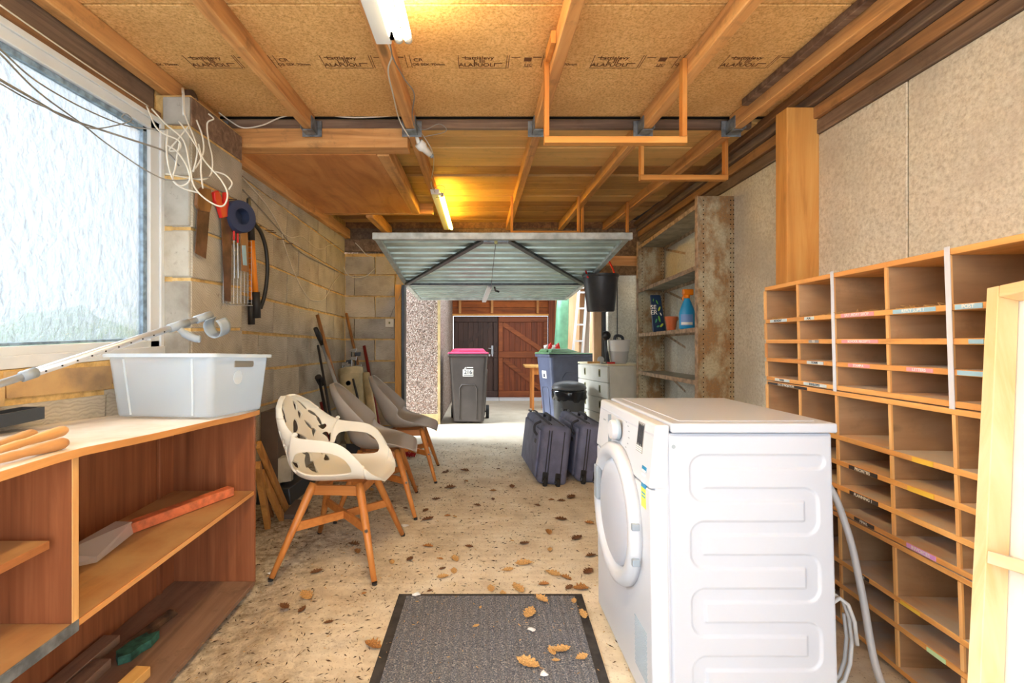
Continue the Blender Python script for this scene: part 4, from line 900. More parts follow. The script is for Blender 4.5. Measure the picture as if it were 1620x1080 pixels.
# cream armchair with cut-out back
ca = thing('chair', 'cream plastic armchair with leaf-shaped cut-outs beside the bookcase', 'chair')
spn = [(.235,.405),(.215,.425),(.12,.430),(.0,.420),(-.11,.420),(-.18,.455),(-.225,.54),(-.265,.64),(-.305,.74),(-.335,.815)]
Wt = [(0,.09),(.03,.16),(.08,.22),(.2,.262),(.35,.275),(.5,.275),(.65,.268),(.78,.25),(.87,.215),(.94,.16),(.98,.10),(1,.05)]
Ht = [(0,.0),(.06,.03),(.14,.14),(.22,.205),(.35,.225),(.45,.23),(.55,.205),(.65,.155),(.8,.09),(1,.035)]
RH = random.Random(11); blobs = []
for v in (.50,.57,.64,.71,.78,.85,.915):
    wv = .80*min(1, (1.05-v)/.16); nb = 5 if v < .85 else 4
    for i in range(nb):
        u = (-1+(i+.5)*2/nb)*wv+RH.uniform(-.03,.03); blobs.append((u, v+RH.uniform(-.008,.008), RH.uniform(.075,.105), RH.uniform(.015,.020), RH.uniform(-1.2,1.2), RH.uniform(-.45,.45)))
def holes(u, v):
    au = abs(u)
    if .15 < v < .50:       # gap below each arm
        c = (v-.325)/.165; uu = (au-.725)/.165
        if (abs(c)**3+abs(uu)**3) < 1: return True
    for (bu, bv, lu, lv, ang, bend) in blobs:
        du, dv = (u-bu), (v-bv)*1.8
        x = du*math.cos(ang)+dv*math.sin(ang); y = -du*math.sin(ang)+dv*math.cos(ang)+bend*x*x*9
        if abs(x) < lu and abs(y) < .038*(1-.6*abs(x/lu)**2+.3*x/lu): return True
    return False
shell('seat_shell', M['shellw'], spn, Wt, Ht, ca, holes, nu=201, nv=241, thick=.008, nw=.13)
chair_base(ca); place(ca, -.695, 2.385, math.radians(-4))
# grey tub chairs
def tub(label):
    t = thing('chair', label, 'chair')
    sp_ = [(.245,.395),(.225,.420),(.12,.432),(.0,.418),(-.10,.422),(-.17,.465),(-.215,.55),(-.26,.65),(-.30,.74),(-.335,.82)]
    W2 = [(0,.17),(.05,.225),(.2,.25),(.35,.262),(.5,.262),(.65,.25),(.78,.225),(.87,.19),(.94,.14),(.98,.09),(1,.045)]
    H2 = [(0,-.01),(.08,.0),(.2,.035),(.35,.09),(.48,.15),(.6,.16),(.72,.12),(.85,.075),(1,.03)]
    shell('seat_shell', M['shellg'], sp_, W2, H2, t, None, 61, 81, .008); chair_base(t); return t
g1 = tub('grey plastic tub chair between the cream armchair and the farther grey one'); place(g1, -.67, 3.13, math.radians(7))
g2 = tub('farthest grey plastic tub chair, nearest the garage door'); place(g2, -.60, 3.93, math.radians(3))

# ------------------------------------------------------------ suitcases
def suitcase(label):
    t = thing('suitcase', label, 'suitcase'); Ls, Hs, Ts = .82, .47, .235
    m = MB(); m.box(0, Ts, 0, Ls, .012, Hs); o = m.build('shell', M['case'], t, local=True, bevel=.04, seg=5, smooth=True)
    m = MB(); m.box(-.018, .004, .05, Ls-.06, .05, Hs-.05); m.build('front_pocket', M['case'], t, local=True, bevel=.012, seg=3, smooth=True)
    for x in (.055, .075, Ts-.06):
        m = MB(); pts = [(x, -.003, .06), (x, -.003, Hs-.045), (x, .045, Hs+.003), (x, Ls-.045, Hs+.003), (x, Ls+.003, Hs-.05)]; m.tube(pts, .004, 6); m.build('zip_piping', M['casedark'], t, local=True)
    m = MB(); m.tube(spline([(.11, .28, Hs-.002), (.11, .30, Hs+.03), (.11, .40, Hs+.035), (.11, .50, Hs+.03), (.11, .52, Hs-.002)], 6), .013, 10); m.build('carry_handle', M['casedark'], t, local=True, smooth=True)
    m = MB(); m.tube(spline([(-.02, .10, Hs-.10), (-.045, .10, Hs-.07), (-.045, .10, Hs-.02), (.0, .10, Hs+.012)], 6), .010, 8); m.build('strap', M['casedark'], t, local=True, smooth=True)
    m = MB(); m.tube([(.09, Ls-.05, Hs+.0), (.09, Ls+.06, Hs+.0), (.03, Ls+.06, Hs), (.03, Ls-.05, Hs)], .009, 8); m.build('pull_handle', M['black'], t, local=True)
    for x in (.06, .16):
        m = MB(); m.lathe([(.006,x-.014),(.034,x-.013),(.037,x-.008),(.037,x+.008),(.034,x+.013),(.006,x+.014)], 20, (0, -.008, .038), 'x'); wh = m.build('wheel', M['tyre'], t, local=True, auto=True)
        m = MB(); m.lathe([(.012,x-.015),(.012,x+.015)], 12, (0, -.008, .038), 'x'); m.build('hub', M['metal'], wh, local=True)
        m = MB(); m.box(x-.024, x+.024, -.006, .02, .03, .11); m.build('wheel_housing', M['black'], t, local=True, bevel=.008)
    m = MB(); m.box(-.022, -.018, .12, .18, .30, .33); m.build('badge', M['casedark'], t, local=True)
    return t
def leanplace(t, x, y, yaw, roll):
    mm = Matrix.Rotation(-.048, 4, 'X') @ Matrix.Rotation(yaw, 4, 'Z') @ Matrix.Rotation(roll, 4, 'Y'); t.rotation_euler = mm.to_euler(); t.location = (x, y, F(y)+.002)
leanplace(suitcase('slate-blue suitcase on its side, nearest the middle of the floor'), .445, 3.60, math.radians(3), .12)
leanplace(suitcase('slate-blue suitcase on its side, partly hidden behind the dryer'), .755, 3.66, math.radians(2), .12)

# ------------------------------------------------------------ wheelie bins
def wheelie(name, label, body, lid):
    t = thing(name, label, 'bin')
    def taper(z): k = z/.95; return .215+.055*k, .24+.075*k     # half width, half depth
    m = MB(); rows = []
    for z in (.03, .06, .95):
        a, b = taper(z); r = .05
        ring = []
        for cx_, cy_, a0 in ((a-r, b-r, 0), (-a+r, b-r, 90), (-a+r, -b+r, 180), (a-r, -b+r, 270)):
            for k in range(6): tt = math.radians(a0+18*k); ring.append((cx_+r*math.cos(tt), cy_+r*math.sin(tt), z))
        rows.append(ring)
    n = len(rows[0]); m.add([v for r_ in rows for v in r_], [(i*n+k, i*n+(k+1) % n, (i+1)*n+(k+1) % n, (i+1)*n+k) for i in range(2) for k in range(n)]+[tuple(range(n))])
    m.build('body', body, t, local=True, auto=True)
    m = MB(); m.box(-.285, .285, -.335, .335, .945, .985); m.build('rim', body, t, local=True, bevel=.012)
    a, b = taper(.5)
    def front(nm, xs, zs_, mat, off=.006):
        m = MB(); P = lambda x, z: (x, -taper(z)[1]-off, z); Q = lambda x, z: (x, -taper(z)[1]+.004, z)
        m.hexa([P(xs[0],zs_[0]),P(xs[1],zs_[0]),Q(xs[1],zs_[0]),Q(xs[0],zs_[0])], [P(xs[0],zs_[1]),P(xs[1],zs_[1]),Q(xs[1],zs_[1]),Q(xs[0],zs_[1])]); return m.build(nm, mat, t, local=True, bevel=.003)
    m = MB(); P = lambda x, z: (x, -taper(z)[1]-.002, z)
    m.tube([P(-.12,.06), P(-.12,.50), P(-.09,.55), P(.09,.55), P(.12,.50), P(.12,.06)], .008, 8); m.build('moulded_arch', body, t, local=True, smooth=True)
    for s_ in (-1, 1):
        m = MB(); G = lambda y, z: (s_*(taper(z)[0]+.002), y, z)
        m.tube([G(-.14,.10), G(-.14,.68), G(-.10,.74), G(.12,.74), G(.16,.68), G(.16,.10)], .008, 8); m.build('moulded_arch', body, t, local=True, smooth=True)
    # lid: raised block at the front sloping down to the hinge
    m = MB(); m.hexa([(-.29,-.345,.987),(.29,-.345,.987),(.29,.36,.987),(-.29,.36,.987)], [(-.27,-.325,1.01),(.27,-.325,1.01),(.27,.35,1.0),(-.27,.35,1.0)]); m.build('lid', lid, t, local=True, bevel=.008)
    m = MB(); m.hexa([(-.25,-.30,1.008),(.25,-.30,1.008),(.25,.12,1.008),(-.25,.12,1.008)], [(-.22,-.27,1.055),(.22,-.27,1.055),(.20,-.04,1.058),(-.20,-.04,1.058)]); ll = m.build('lid_dome', lid, t, local=True, bevel=.012)
    m = MB(); m.box(-.13, .13, -.312, -.285, 1.012, 1.038); m.build('lid_grip', lid, t, local=True, bevel=.004)
    m = MB(); m.tube([(-.24,.385,.965),(.24,.385,.965)], .015, 10); m.build('rear_handle', body, t, local=True)
    for s_ in (-1, 1):
        m = MB(); m.box(s_*.24-.012, s_*.24+.012, .32, .39, .955, .975); m.build('handle_bracket', body, t, local=True)
        m = MB(); m.lathe([(.03,-.024),(.095,-.024),(.10,-.018),(.10,.018),(.095,.024),(.03,.024)], 28, (s_*.262, .30, .10), 'x'); wh = m.build('wheel', M['tyre'], t, local=True, auto=True)
        m = MB(); m.lathe([(.045,-.026),(.045,.026)], 20, (s_*.262, .30, .10), 'x'); m.build('hub', M['dry'], wh, local=True)
    m = MB(); m.tube([(-.26,.30,.10),(.26,.30,.10)], .012, 8); m.build('axle', M['dry'], t, local=True)
    lb = front('number_label', (-.075,.075), (.665,.765), M['white'], .004)
    return t, front, taper
b1, fr1, tp1 = wheelie('wheelie_bin', 'black wheelie bin with a bright pink lid and a white label reading 216', M['binbody'], M['pink'])
fy = lambda z: -tp1(z)[1]-.0056
lettering('216', .076, M['inkd'], b1, (0, fy(.725)-.006, .725), (1,0,0), (0,-.079,1), local=True)
m = MB(); m.hexa([(-.065,fy(.682)-.0,.680),(.065,fy(.682),.680),(.065,fy(.682)+.002,.680),(-.065,fy(.682)+.002,.680)], [(-.065,fy(.686),.686),(.065,fy(.686),.686),(.065,fy(.686)+.002,.686),(-.065,fy(.686)+.002,.686)]); m.build('label_line', M['inkd'], b1, local=True)
m = MB(); yy = fy(.79)+.002; m.add([(-.06,yy,.775),(-.025,yy,.775),(-.030,yy-.002,.803)], [(0,1,2)])
m.box(-.018, .07, yy-.001, yy+.001, .785, .798); m.build('council_mark', M['inkw'], b1, local=True)
place(b1, -.145, 6.80, math.radians(-2))
b2, fr2, tp2 = wheelie('wheelie_bin', 'dark navy wheelie bin with a green lid behind the white chest', M['binblue'], M['green'])
m = MB(); m.box(-.03, .03, -tp2(.7)[1]-.006, -tp2(.7)[1]+.0, .68, .74); m.build('label_mark', M['inkd'], b2, local=True)
place(b2, 1.16, 6.22, math.radians(-78))
t = thing('paper_wrapper', 'crumpled red and white wrapper on the green bin lid', 'wrapper', (.95, 6.0, .86))
rw = random.Random(4); bz = F(6.25)+1.065
for i, (mat) in enumerate((M['white'], M['red'], M['white'], M['red'])):
    m = MB(); a = Vector((.86+.05*i, 6.15, bz-.01)); m.add([a, a+Vector((.07,.02,0)), a+Vector((.05,.03,.06+.03*(i % 2))), a+Vector((.0,.05,.05))], [(0,1,2),(0,2,3),(0,3,1),(1,3,2)]); m.build('wrapper_fold', mat, t)

# small swing bin with black liner
sb = thing('waste_bin', 'small grey pedal bin lined with a black sack, before the green-lidded bin', 'bin', (1.01, 5.22, F(5.22)))
zf = F(5.22)
m = MB(); m.lathe([(.135,zf),(.15,zf+.02),(.175,zf+.50),(.178,zf+.60)], 32, (1.01,5.22,0)); m.build('body', M['smallbin'], sb, auto=True)
m = MB(); rr_ = random.Random(3); nn_ = 48; rows = []
for i, (r_, z_) in enumerate(((.183,.50),(.196,.515),(.19,.55),(.193,.585),(.184,.608),(.176,.612))):
    rows.append([(1.01+(r_+rr_.uniform(-.006,.007))*math.cos(2*math.pi*k/nn_), 5.22+(r_+rr_.uniform(-.006,.007))*math.sin(2*math.pi*k/nn_), zf+z_+(rr_.uniform(-.02,.01) if i < 2 else 0)) for k in range(nn_)])
m.add([v for r_ in rows for v in r_], [(i*nn_+k, i*nn_+(k+1) % nn_, (i+1)*nn_+(k+1) % nn_, (i+1)*nn_+k) for i in range(5) for k in range(nn_)]); m.build('black_liner', M['bag'], sb, smooth=True)
m = MB(); m.lathe([(.19,zf+.612),(.192,zf+.63),(.17,zf+.665),(.09,zf+.69),(.0001,zf+.695)], 32, (1.01,5.22,0)); m.build('lid', M['smallbin'], sb, smooth=True)

# ------------------------------------------------------------ white chest of drawers
cd = thing('chest_of_drawers', 'off-white painted chest of drawers with sunken brass pulls', 'chest'); 
CL, CW, CH = .86, .46, .90        # length along the face, depth, height (local: face towards -x)
m = MB(); m.box(.02, CW, -CL/2, CL/2, .0, CH-.022); m.build('carcass', M['chest'], cd, local=True, bevel=.003)
m = MB(); m.box(.0, CW+.01, -CL/2-.008, CL/2+.008, CH-.020, CH); m.build('top', M['chesttop'], cd, local=True, bevel=.002)
z = CH-.03
for i in range(5):
    h_ = .17; z -= h_; m = MB(); m.box(-.002, .018, -CL/2+.006, CL/2-.006, z+.006, z+h_-.002); dw = m.build('drawer', M['chest'], cd, local=True, bevel=.003)
    for yy in (-.22, .20):
        m = MB(); m.box(-.006, -.0025, yy-.022, yy+.022, z+.055, z+.135); pl = m.build('recessed_pull', M['brass'], dw, local=True, bevel=.006)
        m = MB(); m.box(-.0078, -.0062, yy-.010, yy+.010, z+.07, z+.12); m.build('pull_hollow_shade', M['hole'], dw, local=True, bevel=.003)  # raised dark plate, the hollow's shade put into its colour
ang = math.radians(8.7); mm = Matrix.Rotation(-.048, 4, 'X') @ Matrix.Rotation(ang, 4, 'Z'); cd.rotation_euler = mm.to_euler(); cd.location = (1.275, 5.22, F(5.22))
ztop = lambda y: F(y)+CH+.001
# things on the chest
pt = thing('planter', 'white two-tone plastic planter on the chest holding a trowel', 'planter', (1.50, 4.98, ztop(4.98)))
z = ztop(4.98); c = (1.50, 4.98, 0)
m = MB(); m.lathe([(.0001,z),(.07,z),(.085,z+.02),(.098,z+.13),(.100,z+.135)], 28, c); m.build('base', M['potg'], pt, auto=True)
m = MB(); m.lathe([(.100,z+.135),(.116,z+.25),(.119,z+.255),(.112,z+.256),(.098,z+.14)], 28, c); m.build('rim_section', M['potw'], pt, auto=True)
t = thing('hand_trowel', 'dark curved trowel handle standing in the white planter', 'trowel', (1.48, 4.98, z+.15))
m = MB(); m.tube(spline([(1.45,4.95,z+.15),(1.445,4.95,z+.27),(1.47,4.96,z+.30),(1.52,4.97,z+.29),(1.54,4.98,z+.26),(1.55,4.99,z+.15)], 6), .016, 10); m.build('handle', M['dry'], t, smooth=True)
t = thing('round_head_tool', 'dark round-headed tool standing upright beside the planter', 'tool', (1.37, 4.99, z))
m = MB(); m.tube([(1.385,4.99,z+.001),(1.365,4.99,z+.14),(1.36,4.99,z+.27)], [.024,.018,.014], 12); m.build('stem', M['dry'], t, smooth=True)
m = MB(); m.lathe([(.0001,-.02),(.04,-.018),(.05,0),(.04,.018),(.0001,.02)], 24, (1.36,4.975,z+.30), 'y'); m.build('head', M['black'], t, smooth=True)
t = thing('secateurs', 'closed secateurs with red handles lying on the chest', 'secateurs', (1.28, 4.93, z))
m = MB(); m.tube([(1.35,4.90,z+.012),(1.43,4.89,z+.012)], [.009,.011], 8); m.tube([(1.35,4.915,z+.012),(1.43,4.925,z+.012)], [.009,.011], 8); m.build('handle', M['red'], t, smooth=True)
m = MB(); m.bar((1.35,4.905,z+.010), (1.29,4.905,z+.010), .026, .008); m.build('blade', M['greyblade'], t, bevel=.002)
t = thing('wood_strip', 'flat brown wooden strip lying along the chest front', 'offcut', (1.2, 4.95, z)); m = MB(); m.box(1.17, 1.30, 5.0, 5.03, ztop(5.0), ztop(5.0)+.02); m.build('strip', W['offcutY'], t)
m = MB(); z5 = ztop(5.08); m.lathe([(.0001,-.012),(.035,-.012),(.038,0),(.035,.012),(.0001,.012)], 20, (1.33,5.08,z5+.038), 'y'); tag(m.build('round_tin', M['potg'], smooth=True), 'small round grey tin on edge on the chest', 'tin')

# ------------------------------------------------------------ perforated steel shelving
sh = thing('steel_shelving', 'tall rusty perforated steel shelving against the right wall', 'shelving', (1.7, 4.0, F(4.0)))
def sx(y): return 1.545+.045*(y-3.3)
YN, YF_ = 3.30, 4.72
def upright(y, nm, lab):
    xa, xb = sx(y), sx(y)+.275; zt_ = 2.05-.048*(y-3.3)+.0; zb_ = F(y); hr = .0045
    m = MB(); m.box(xa, xb, y, y+.002, zb_, zt_); o = m.build(nm, M['rust'], sh, label=lab)
    m = MB(); m.box(xa-.004, xa+.004, y-.018, y+.022, zb_, zt_); m.build('front_flange', M['dustshelf'], sh, bevel=.002)
    m = MB(); m.box(xb-.002, xb+.002, y-.0, y+.03, zb_, zt_); m.build('rear_flange', M['rust'], sh)
    for xx in (xa+.048, xb-.034, xb-.012):
        m = MB(); n = 62
        for i in range(n):
            z = zt_-.03-i*.034
            if z < zb_+.03: break
            m.lathe([(.0001, y-.0012), (hr, y-.0012), (hr, y-.0004)], 8, (xx, 0, z), 'y')
        m.build('hole_shade_discs', M['hole'], sh)  # flat dark discs on a solid panel, coloured like shaded holes
upright(YN, 'end_panel', 'orange-rusted near end panel'); upright(YF_, 'end_panel', None)
for i, hz in enumerate((2.095, 1.655, 1.213, .835, .42)):
    y0, y1 = YN+.004, YF_-.002; za, zb_ = F(y0)+hz, F(y1)+hz; m = MB()
    m.hexa([(sx(y0)+.006,y0,za-.004),(sx(y0)+.27,y0,za-.004),(sx(y1)+.27,y1,zb_-.004),(sx(y1)+.006,y1,zb_-.004)], [(sx(y0)+.006,y0,za),(sx(y0)+.27,y0,za),(sx(y1)+.27,y1,zb_),(sx(y1)+.006,y1,zb_)])
    sf_ = m.build('shelf', M['shelfsteel'], sh)
    for dx in (.003, .268):
        m = MB(); m.hexa([(sx(y0)+dx,y0,za-.032),(sx(y0)+dx+.004,y0,za-.032),(sx(y1)+dx+.004,y1,zb_-.032),(sx(y1)+dx,y1,zb_-.032)], [(sx(y0)+dx,y0,za+.001),(sx(y0)+dx+.004,y0,za+.001),(sx(y1)+dx+.004,y1,zb_+.001),(sx(y1)+dx,y1,zb_+.001)])
        m.build('shelf_lip', M['dustshelf'], sf_)
for (ya, ha), (yb, hb) in (((YN+.03,1.68),(YF_-.03,2.06)), ((YF_-.03,1.24),(YN+.06,1.65)), ((YN+.03,.85),(YF_-.03,1.2)), ((YF_-.03,.42),(YN+.03,.82)), ((YN+.03,.42),(YF_-.03,.82)), ((YN+.03,1.25),(YF_-.03,1.64))):
    m = MB(); m.bar((sx(ya)+.279, ya, F(ya)+ha), (sx(yb)+.279, yb, F(yb)+hb), .004, .024, (1,0,0)) if False else m.bar((sx(ya)+.279, ya, F(ya)+ha), (sx(yb)+.279, yb, F(yb)+hb), .004, .022); m.build('cross_brace', M['dustshelf'], sh)
szz = lambda y: F(y)+1.213+.001
# bag, terracotta pot, blue spray bottle
y = 4.22; z = szz(y); cb = thing('compost_bag', 'folded-top bag printed with green leaves on the steel shelf', 'bag', (1.62, y, z))
m = MB(); m.hexa([(1.555,y-.055,z),(1.675,y-.055,z),(1.715,y+.055,z),(1.595,y+.055,z)], [(1.545,y-.012,z+.335),(1.640,y-.012,z+.335),(1.655,y+.008,z+.335),(1.555,y+.008,z+.335)]); m.build('sack', M['compost'], cb, bevel=.01, seg=2)
def onbag(u, v, off=.0015): # u across 0..1, v up 0..1 on the near face
    a = Vector((1.555,y-.055,z)).lerp(Vector((1.675,y-.055,z)), u); b = Vector((1.545,y-.012,z+.335)).lerp(Vector((1.640,y-.012,z+.335)), u); p = a.lerp(b, v); return (p.x, p.y-off, p.z)
rb = random.Random(5)
for i, (u, v, a, l, mt_) in enumerate(((.35,.30,60,.22,'mint'),(.62,.35,100,.30,'leafgreen'),(.72,.62,50,.26,'leaflime'),(.60,.80,120,.22,'leafgreen'),(.74,.18,35,.26,'leaflime'),(.28,.86,70,.14,'leafgreen'),(.45,.15,15,.2,'mint'),(.78,.48,120,.16,'white'))):
    m = MB(); ca_, sa_ = math.cos(math.radians(a)), math.sin(math.radians(a)); ps = []
    for k in range(12):
        t_ = 2*math.pi*k/12; lx, ly = math.cos(t_)*l/2, math.sin(t_)*l*.2; uu = u+(lx*ca_-ly*sa_)*1.3; vv = v+(lx*sa_+ly*ca_)*.6; ps.append(onbag(min(.95, max(.05, uu)), min(.97, max(.03, vv)), .0015+.0004*i))
    m.add(ps, [tuple(range(12))]); m.build('printed_leaf', M[mt_], cb)
lettering('SE', .055, M['inkw'], cb, onbag(.22,.66,.006), (1,0,0), (0,.12,1)); lettering('ER', .055, M['inkw'], cb, onbag(.22,.52,.006), (1,0,0), (0,.12,1))
y = 3.93; z = szz(y); tpot = thing('plant_pot', 'small terracotta plant pot on the steel shelf', 'pot', (1.63, y, z))
m = MB(); m.lathe([(.0001,z),(.034,z),(.046,z+.088),(.040,z+.086),(.030,z+.01),(.0001,z+.01)], 28, (1.625,y,0)); m.build('pot_body', M['terracotta'], tpot, auto=True)
m = MB(); m.lathe([(.046,z+.088),(.051,z+.088),(.053,z+.118),(.048,z+.120),(.042,z+.09)], 28, (1.625,y,0)); m.build('pot_rim', M['terracotta'], tpot, auto=True)
y = 3.62; z = szz(y); sp2 = thing('spray_bottle', 'bright blue spray bottle with an orange trigger head', 'bottle', (1.625, y, z)); c = (1.62, y, 0)
m = MB(); m.lathe([(.0001,z),(.052,z),(.060,z+.01),(.061,z+.12),(.055,z+.15),(.034,z+.205),(.020,z+.235),(.018,z+.245)], 28, c, sy=.62); m.build('bottle_body', M['bluep'], sp2, smooth=True)
m = MB(); m.grid(10, 4, lambda u, v: (c[0]+.0612*math.cos(math.radians(205+u*95)), c[1]+.0385*math.sin(math.radians(205+u*95)), z+.03+v*.085)); m.build('bottle_label', M['bluelabel'], sp2, smooth=True)
m = MB(); m.grid(10, 3, lambda u, v: (c[0]+.0622*math.cos(math.radians(210+u*85)), c[1]+.0395*math.sin(math.radians(210+u*85)), z+.035+v*.02)); m.build('bottle_label', M['white'], sp2, smooth=True)
m = MB(); m.lathe([(.022,z+.24),(.023,z+.262),(.018,z+.266)], 16, c); m.box(c[0]-.034, c[0]+.045, y-.016, y+.016, z+.265, z+.312); m.build('trigger_head', M['orangep'], sp2, bevel=.006)
m = MB(); m.tube([(c[0]-.02,y,z+.268),(c[0]-.035,y,z+.245),(c[0]-.03,y,z+.225)], .006, 8); m.build('trigger', M['orangep'], sp2)

# ------------------------------------------------------------ bucket on its timber arm
m = MB(); m.box(1.07, 1.895, 4.83, 4.875, 1.755, 1.855); struct(m.build('trim_12', W['joistX'], bevel=.004))
bk = thing('bucket', 'black builders bucket hanging by its red handle from the timber arm', 'bucket', (1.26, 4.85, 1.29))
c = (1.255, 4.80, 0); zb_, zt_ = 1.275, 1.655
m = MB(); m.lathe([(.0001,zb_),(.130,zb_),(.140,zb_+.012),(.176,zt_-.03),(.180,zt_-.028),(.188,zt_-.01),(.188,zt_),(.182,zt_),(.172,zt_-.03),(.136,zb_+.02),(.0001,zb_+.014)], 40, c); m.build('bucket_body', M['bucket'], bk, auto=True)
m = MB(); pts = spline([(1.105,4.72,zt_-.03),(1.102,4.80,zt_+.04),(1.11,4.90,zt_+.12),(1.15,4.905,zt_+.20),(1.22,4.86,zt_+.232),(1.30,4.812,zt_+.215),(1.35,4.79,zt_+.12),(1.372,4.74,zt_+.03),(1.372,4.70,zt_-.04)], 8); m.tube(pts, .009, 10); m.build('handle', M['red'], bk, smooth=True)
for q in ((1.105,4.715,zt_-.03),(1.372,4.695,zt_-.04)):
    m = MB(); m.lathe([(.014,-.012),(.014,.008)], 12, q, 'y'); m.build('handle_lug', M['red'], bk)
# ------------------------------------------------------------ fluorescent lamps, storage racks, cables
def P(px, py, Y): return Vector(((px-758)*Y/735, Y, 1.13-(py-515)*Y/735))      # a measured point at depth Y
def PX(px, py, X): Y = 735*X/(px-758); return Vector((X, Y, 1.13-(py-515)*Y/735))
def PW(px, py, off=.022): r = (px-758)/735; Y = (-1.4927+off)/(r+.0134); return Vector((r*Y, Y, 1.13-(py-515)*Y/735))
def fl_pt(px, py):
    d = (py-515)/735; Y = 1.0676/(d-.048); Y = Y if Y > 1.3 else 1.13/d; return Vector(((px-758)*Y/735, Y, F(Y)))
def lamp(label, x, y0, y1, z, tw, tmat):
    t = thing('tube_light', label, 'light', (x, (y0+y1)/2, z))
    m = MB(); m.hexa([(x-.03,y0,z),(x+.03,y0,z),(x+.03,y1,z),(x-.03,y1,z)], [(x-.04,y0,z+.045),(x+.04,y0,z+.045),(x+.04,y1,z+.045),(x-.04,y1,z+.045)]); m.build('housing', M['lampw'], t, bevel=.004)
    for i in range(tw):
        tx = x+.062+.036*i if tw > 1 else x+.058
        m = MB(); m.tube([(tx, y0+.05, z+.006), (tx, y1-.05, z+.006)], .0155, 14); m.build('tube', tmat, t, smooth=True)
        for yy in (y0+.02, y1-.05):
            m = MB(); m.tube([(tx, yy, z+.006), (tx, yy+.03, z+.006)], .0165, 14); m.build('end_cap', M['white'], t, smooth=True)
            m = MB(); m.bar((x+.03, yy+.012, z+.01), (tx, yy+.012, z+.01), .018, .02); m.build('lamp_holder', M['lampw'], t)
    return t
lamp('near white twin-tube ceiling lamp at the top of the view', -.372, .35, 1.82, 2.230, 2, M['tube'])
lamp('far single-tube ceiling lamp glowing yellow above the garage door', -.372, 3.90, 5.35, 2.232, 1, M['tube_hot'])
def rack(label, xa, xb, y, z0, ztop, s_=.022):
    t = thing('storage_rack', label, 'rack', ((xa+xb)/2, y, z0))
    m = MB(); m.box(xa, xb, y-.02, y+.02, z0, z0+.03); m.build('cross_batten', W['batten'], t, bevel=.002)
    for x0, x1 in ((xa, xa+s_), (xb-s_, xb)):
        m = MB(); m.box(x0, x1, y-.019, y+.019, z0+.031, ztop); m.build('upright', W['battenZ'], t, bevel=.002)
rack('nearest batten rack hung between the middle and right-hand joists', .299, .951, 2.14, 1.965, 2.352)
rack('batten rack beside the wall, just past the joist hangers', 1.012, 1.562, 2.93, 2.045, 2.35)
rack('far batten rack in the middle, above the garage door', .299, .951, 4.40, 1.995, 2.35)
rack('far batten rack on the right, above the garage door', 1.012, 1.477, 4.60, 1.99, 2.35)
m = MB(); m.bar((.310, 2.10, 2.345), (.310, 1.93, 2.33), .02, .05); tag(m.build('timber_offcut', W['battenZ']), 'short dark batten scrap nailed to the middle joist', 'offcut')

def cable(label, pts, r=.0035, mat='cable', group=None, n=7, name='cable'):
    m = MB(); m.tube(spline(pts, n), r, 7); return tag(m.build(name, M[mat], smooth=True), label, 'cable', group)
TG = 'tangled white cables at the window corner'
TL = 'white cable in the tangle hanging at the window corner'
tangle = [
 [(232,168,2.1),(250,205,2.1),(282,222,2.12),(284,236,2.14),(268,238,2.14),(280,222,2.14),(298,200,2.16)],
 [(240,172,2.08),(262,196,2.1),(290,222,2.12),(300,262,2.12),(308,296,2.12),(330,318,2.12),(352,326,2.12),(360,308,2.12),(350,285,2.13),(322,252,2.15),(314,228,2.16)],
 [(289,148,2.2),(292,180,2.18),(306,215,2.16),(312,240,2.16),(306,272,2.16)],
 [(311,190,2.2),(320,215,2.2),(322,240,2.2),(312,262,2.18),(300,275,2.16)],
 [(265,205,2.12),(264,245,2.12),(272,280,2.12),(285,294,2.12),(300,285,2.12),(295,262,2.12),(280,240,2.12),(265,230,2.12)],
 [(330,180,2.3),(338,188,2.3),(328,195,2.28),(330,222,2.28),(336,250,2.26),(334,275,2.24),(320,284,2.2),(290,280,2.16),(262,275,2.12)],
 [(283,192,2.15),(302,218,2.15),(317,245,2.15),(318,272,2.15),(321,298,2.15)],
 [(334,270,2.2),(355,276,2.2),(367,289,2.2),(362,300,2.2)],
 [(284,225,2.13),(278,262,2.13),(274,285,2.13),(290,298,2.13),(315,305,2.13)],
]
for c in tangle: cable(TL, [P(a, b_, y) for a, b_, y in c], .0036, 'cable', TG)
m = MB(); m.tube([P(289,140,2.28), P(290,150,2.25), P(291,182,2.2)], .006, 8); tag(m.build('cable', M['white'], smooth=True), 'thick white cable rising along the joist end by the window', 'cable')
cable('long thin grey cable crossing the window highest up', [P(-30,55,1.25), P(0,78,1.3), P(60,130,1.5), P(140,175,1.8), P(205,200,2.05), P(262,205,2.12)], .0028, 'cablegrey')
cable('thickest grey cable drooping across the window', [P(-30,105,1.25), P(0,126,1.3), P(45,152,1.45), P(100,184,1.7), P(150,202,1.9), P(205,220,2.0), P(262,240,2.15), P(283,262,2.15)], .0042, 'cablegrey')
cable('grey cable looping lowest across the window', [P(-30,60,1.25), P(0,85,1.3), P(60,145,1.5), P(128,195,1.8), P(170,228,1.95), P(232,270,2.05), P(272,285,2.1), P(332,280,2.18)], .003, 'cablegrey')
cable('thin grey cable curling back over the window', [P(0,132,1.3), P(50,160,1.5), P(110,186,1.75), P(145,203,1.85), P(185,198,1.95), P(208,190,2.0), P(200,180,2.0), P(193,186,2.0), P(212,196,2.02)], .0024, 'cablegrey')
cable('thin cable along the dark timber above the window', [P(0,8,1.30), P(60,50,1.45), P(140,105,1.7), P(200,145,1.95), P(235,168,2.1)], .0025, 'cable')
cable('white cable from the near lamp along the joist', [P(612,64,1.83), P(620,88,1.95), P(614,112,2.05), P(622,150,2.3), P(632,190,2.6), P(648,218,2.72)], .0035, 'cable')
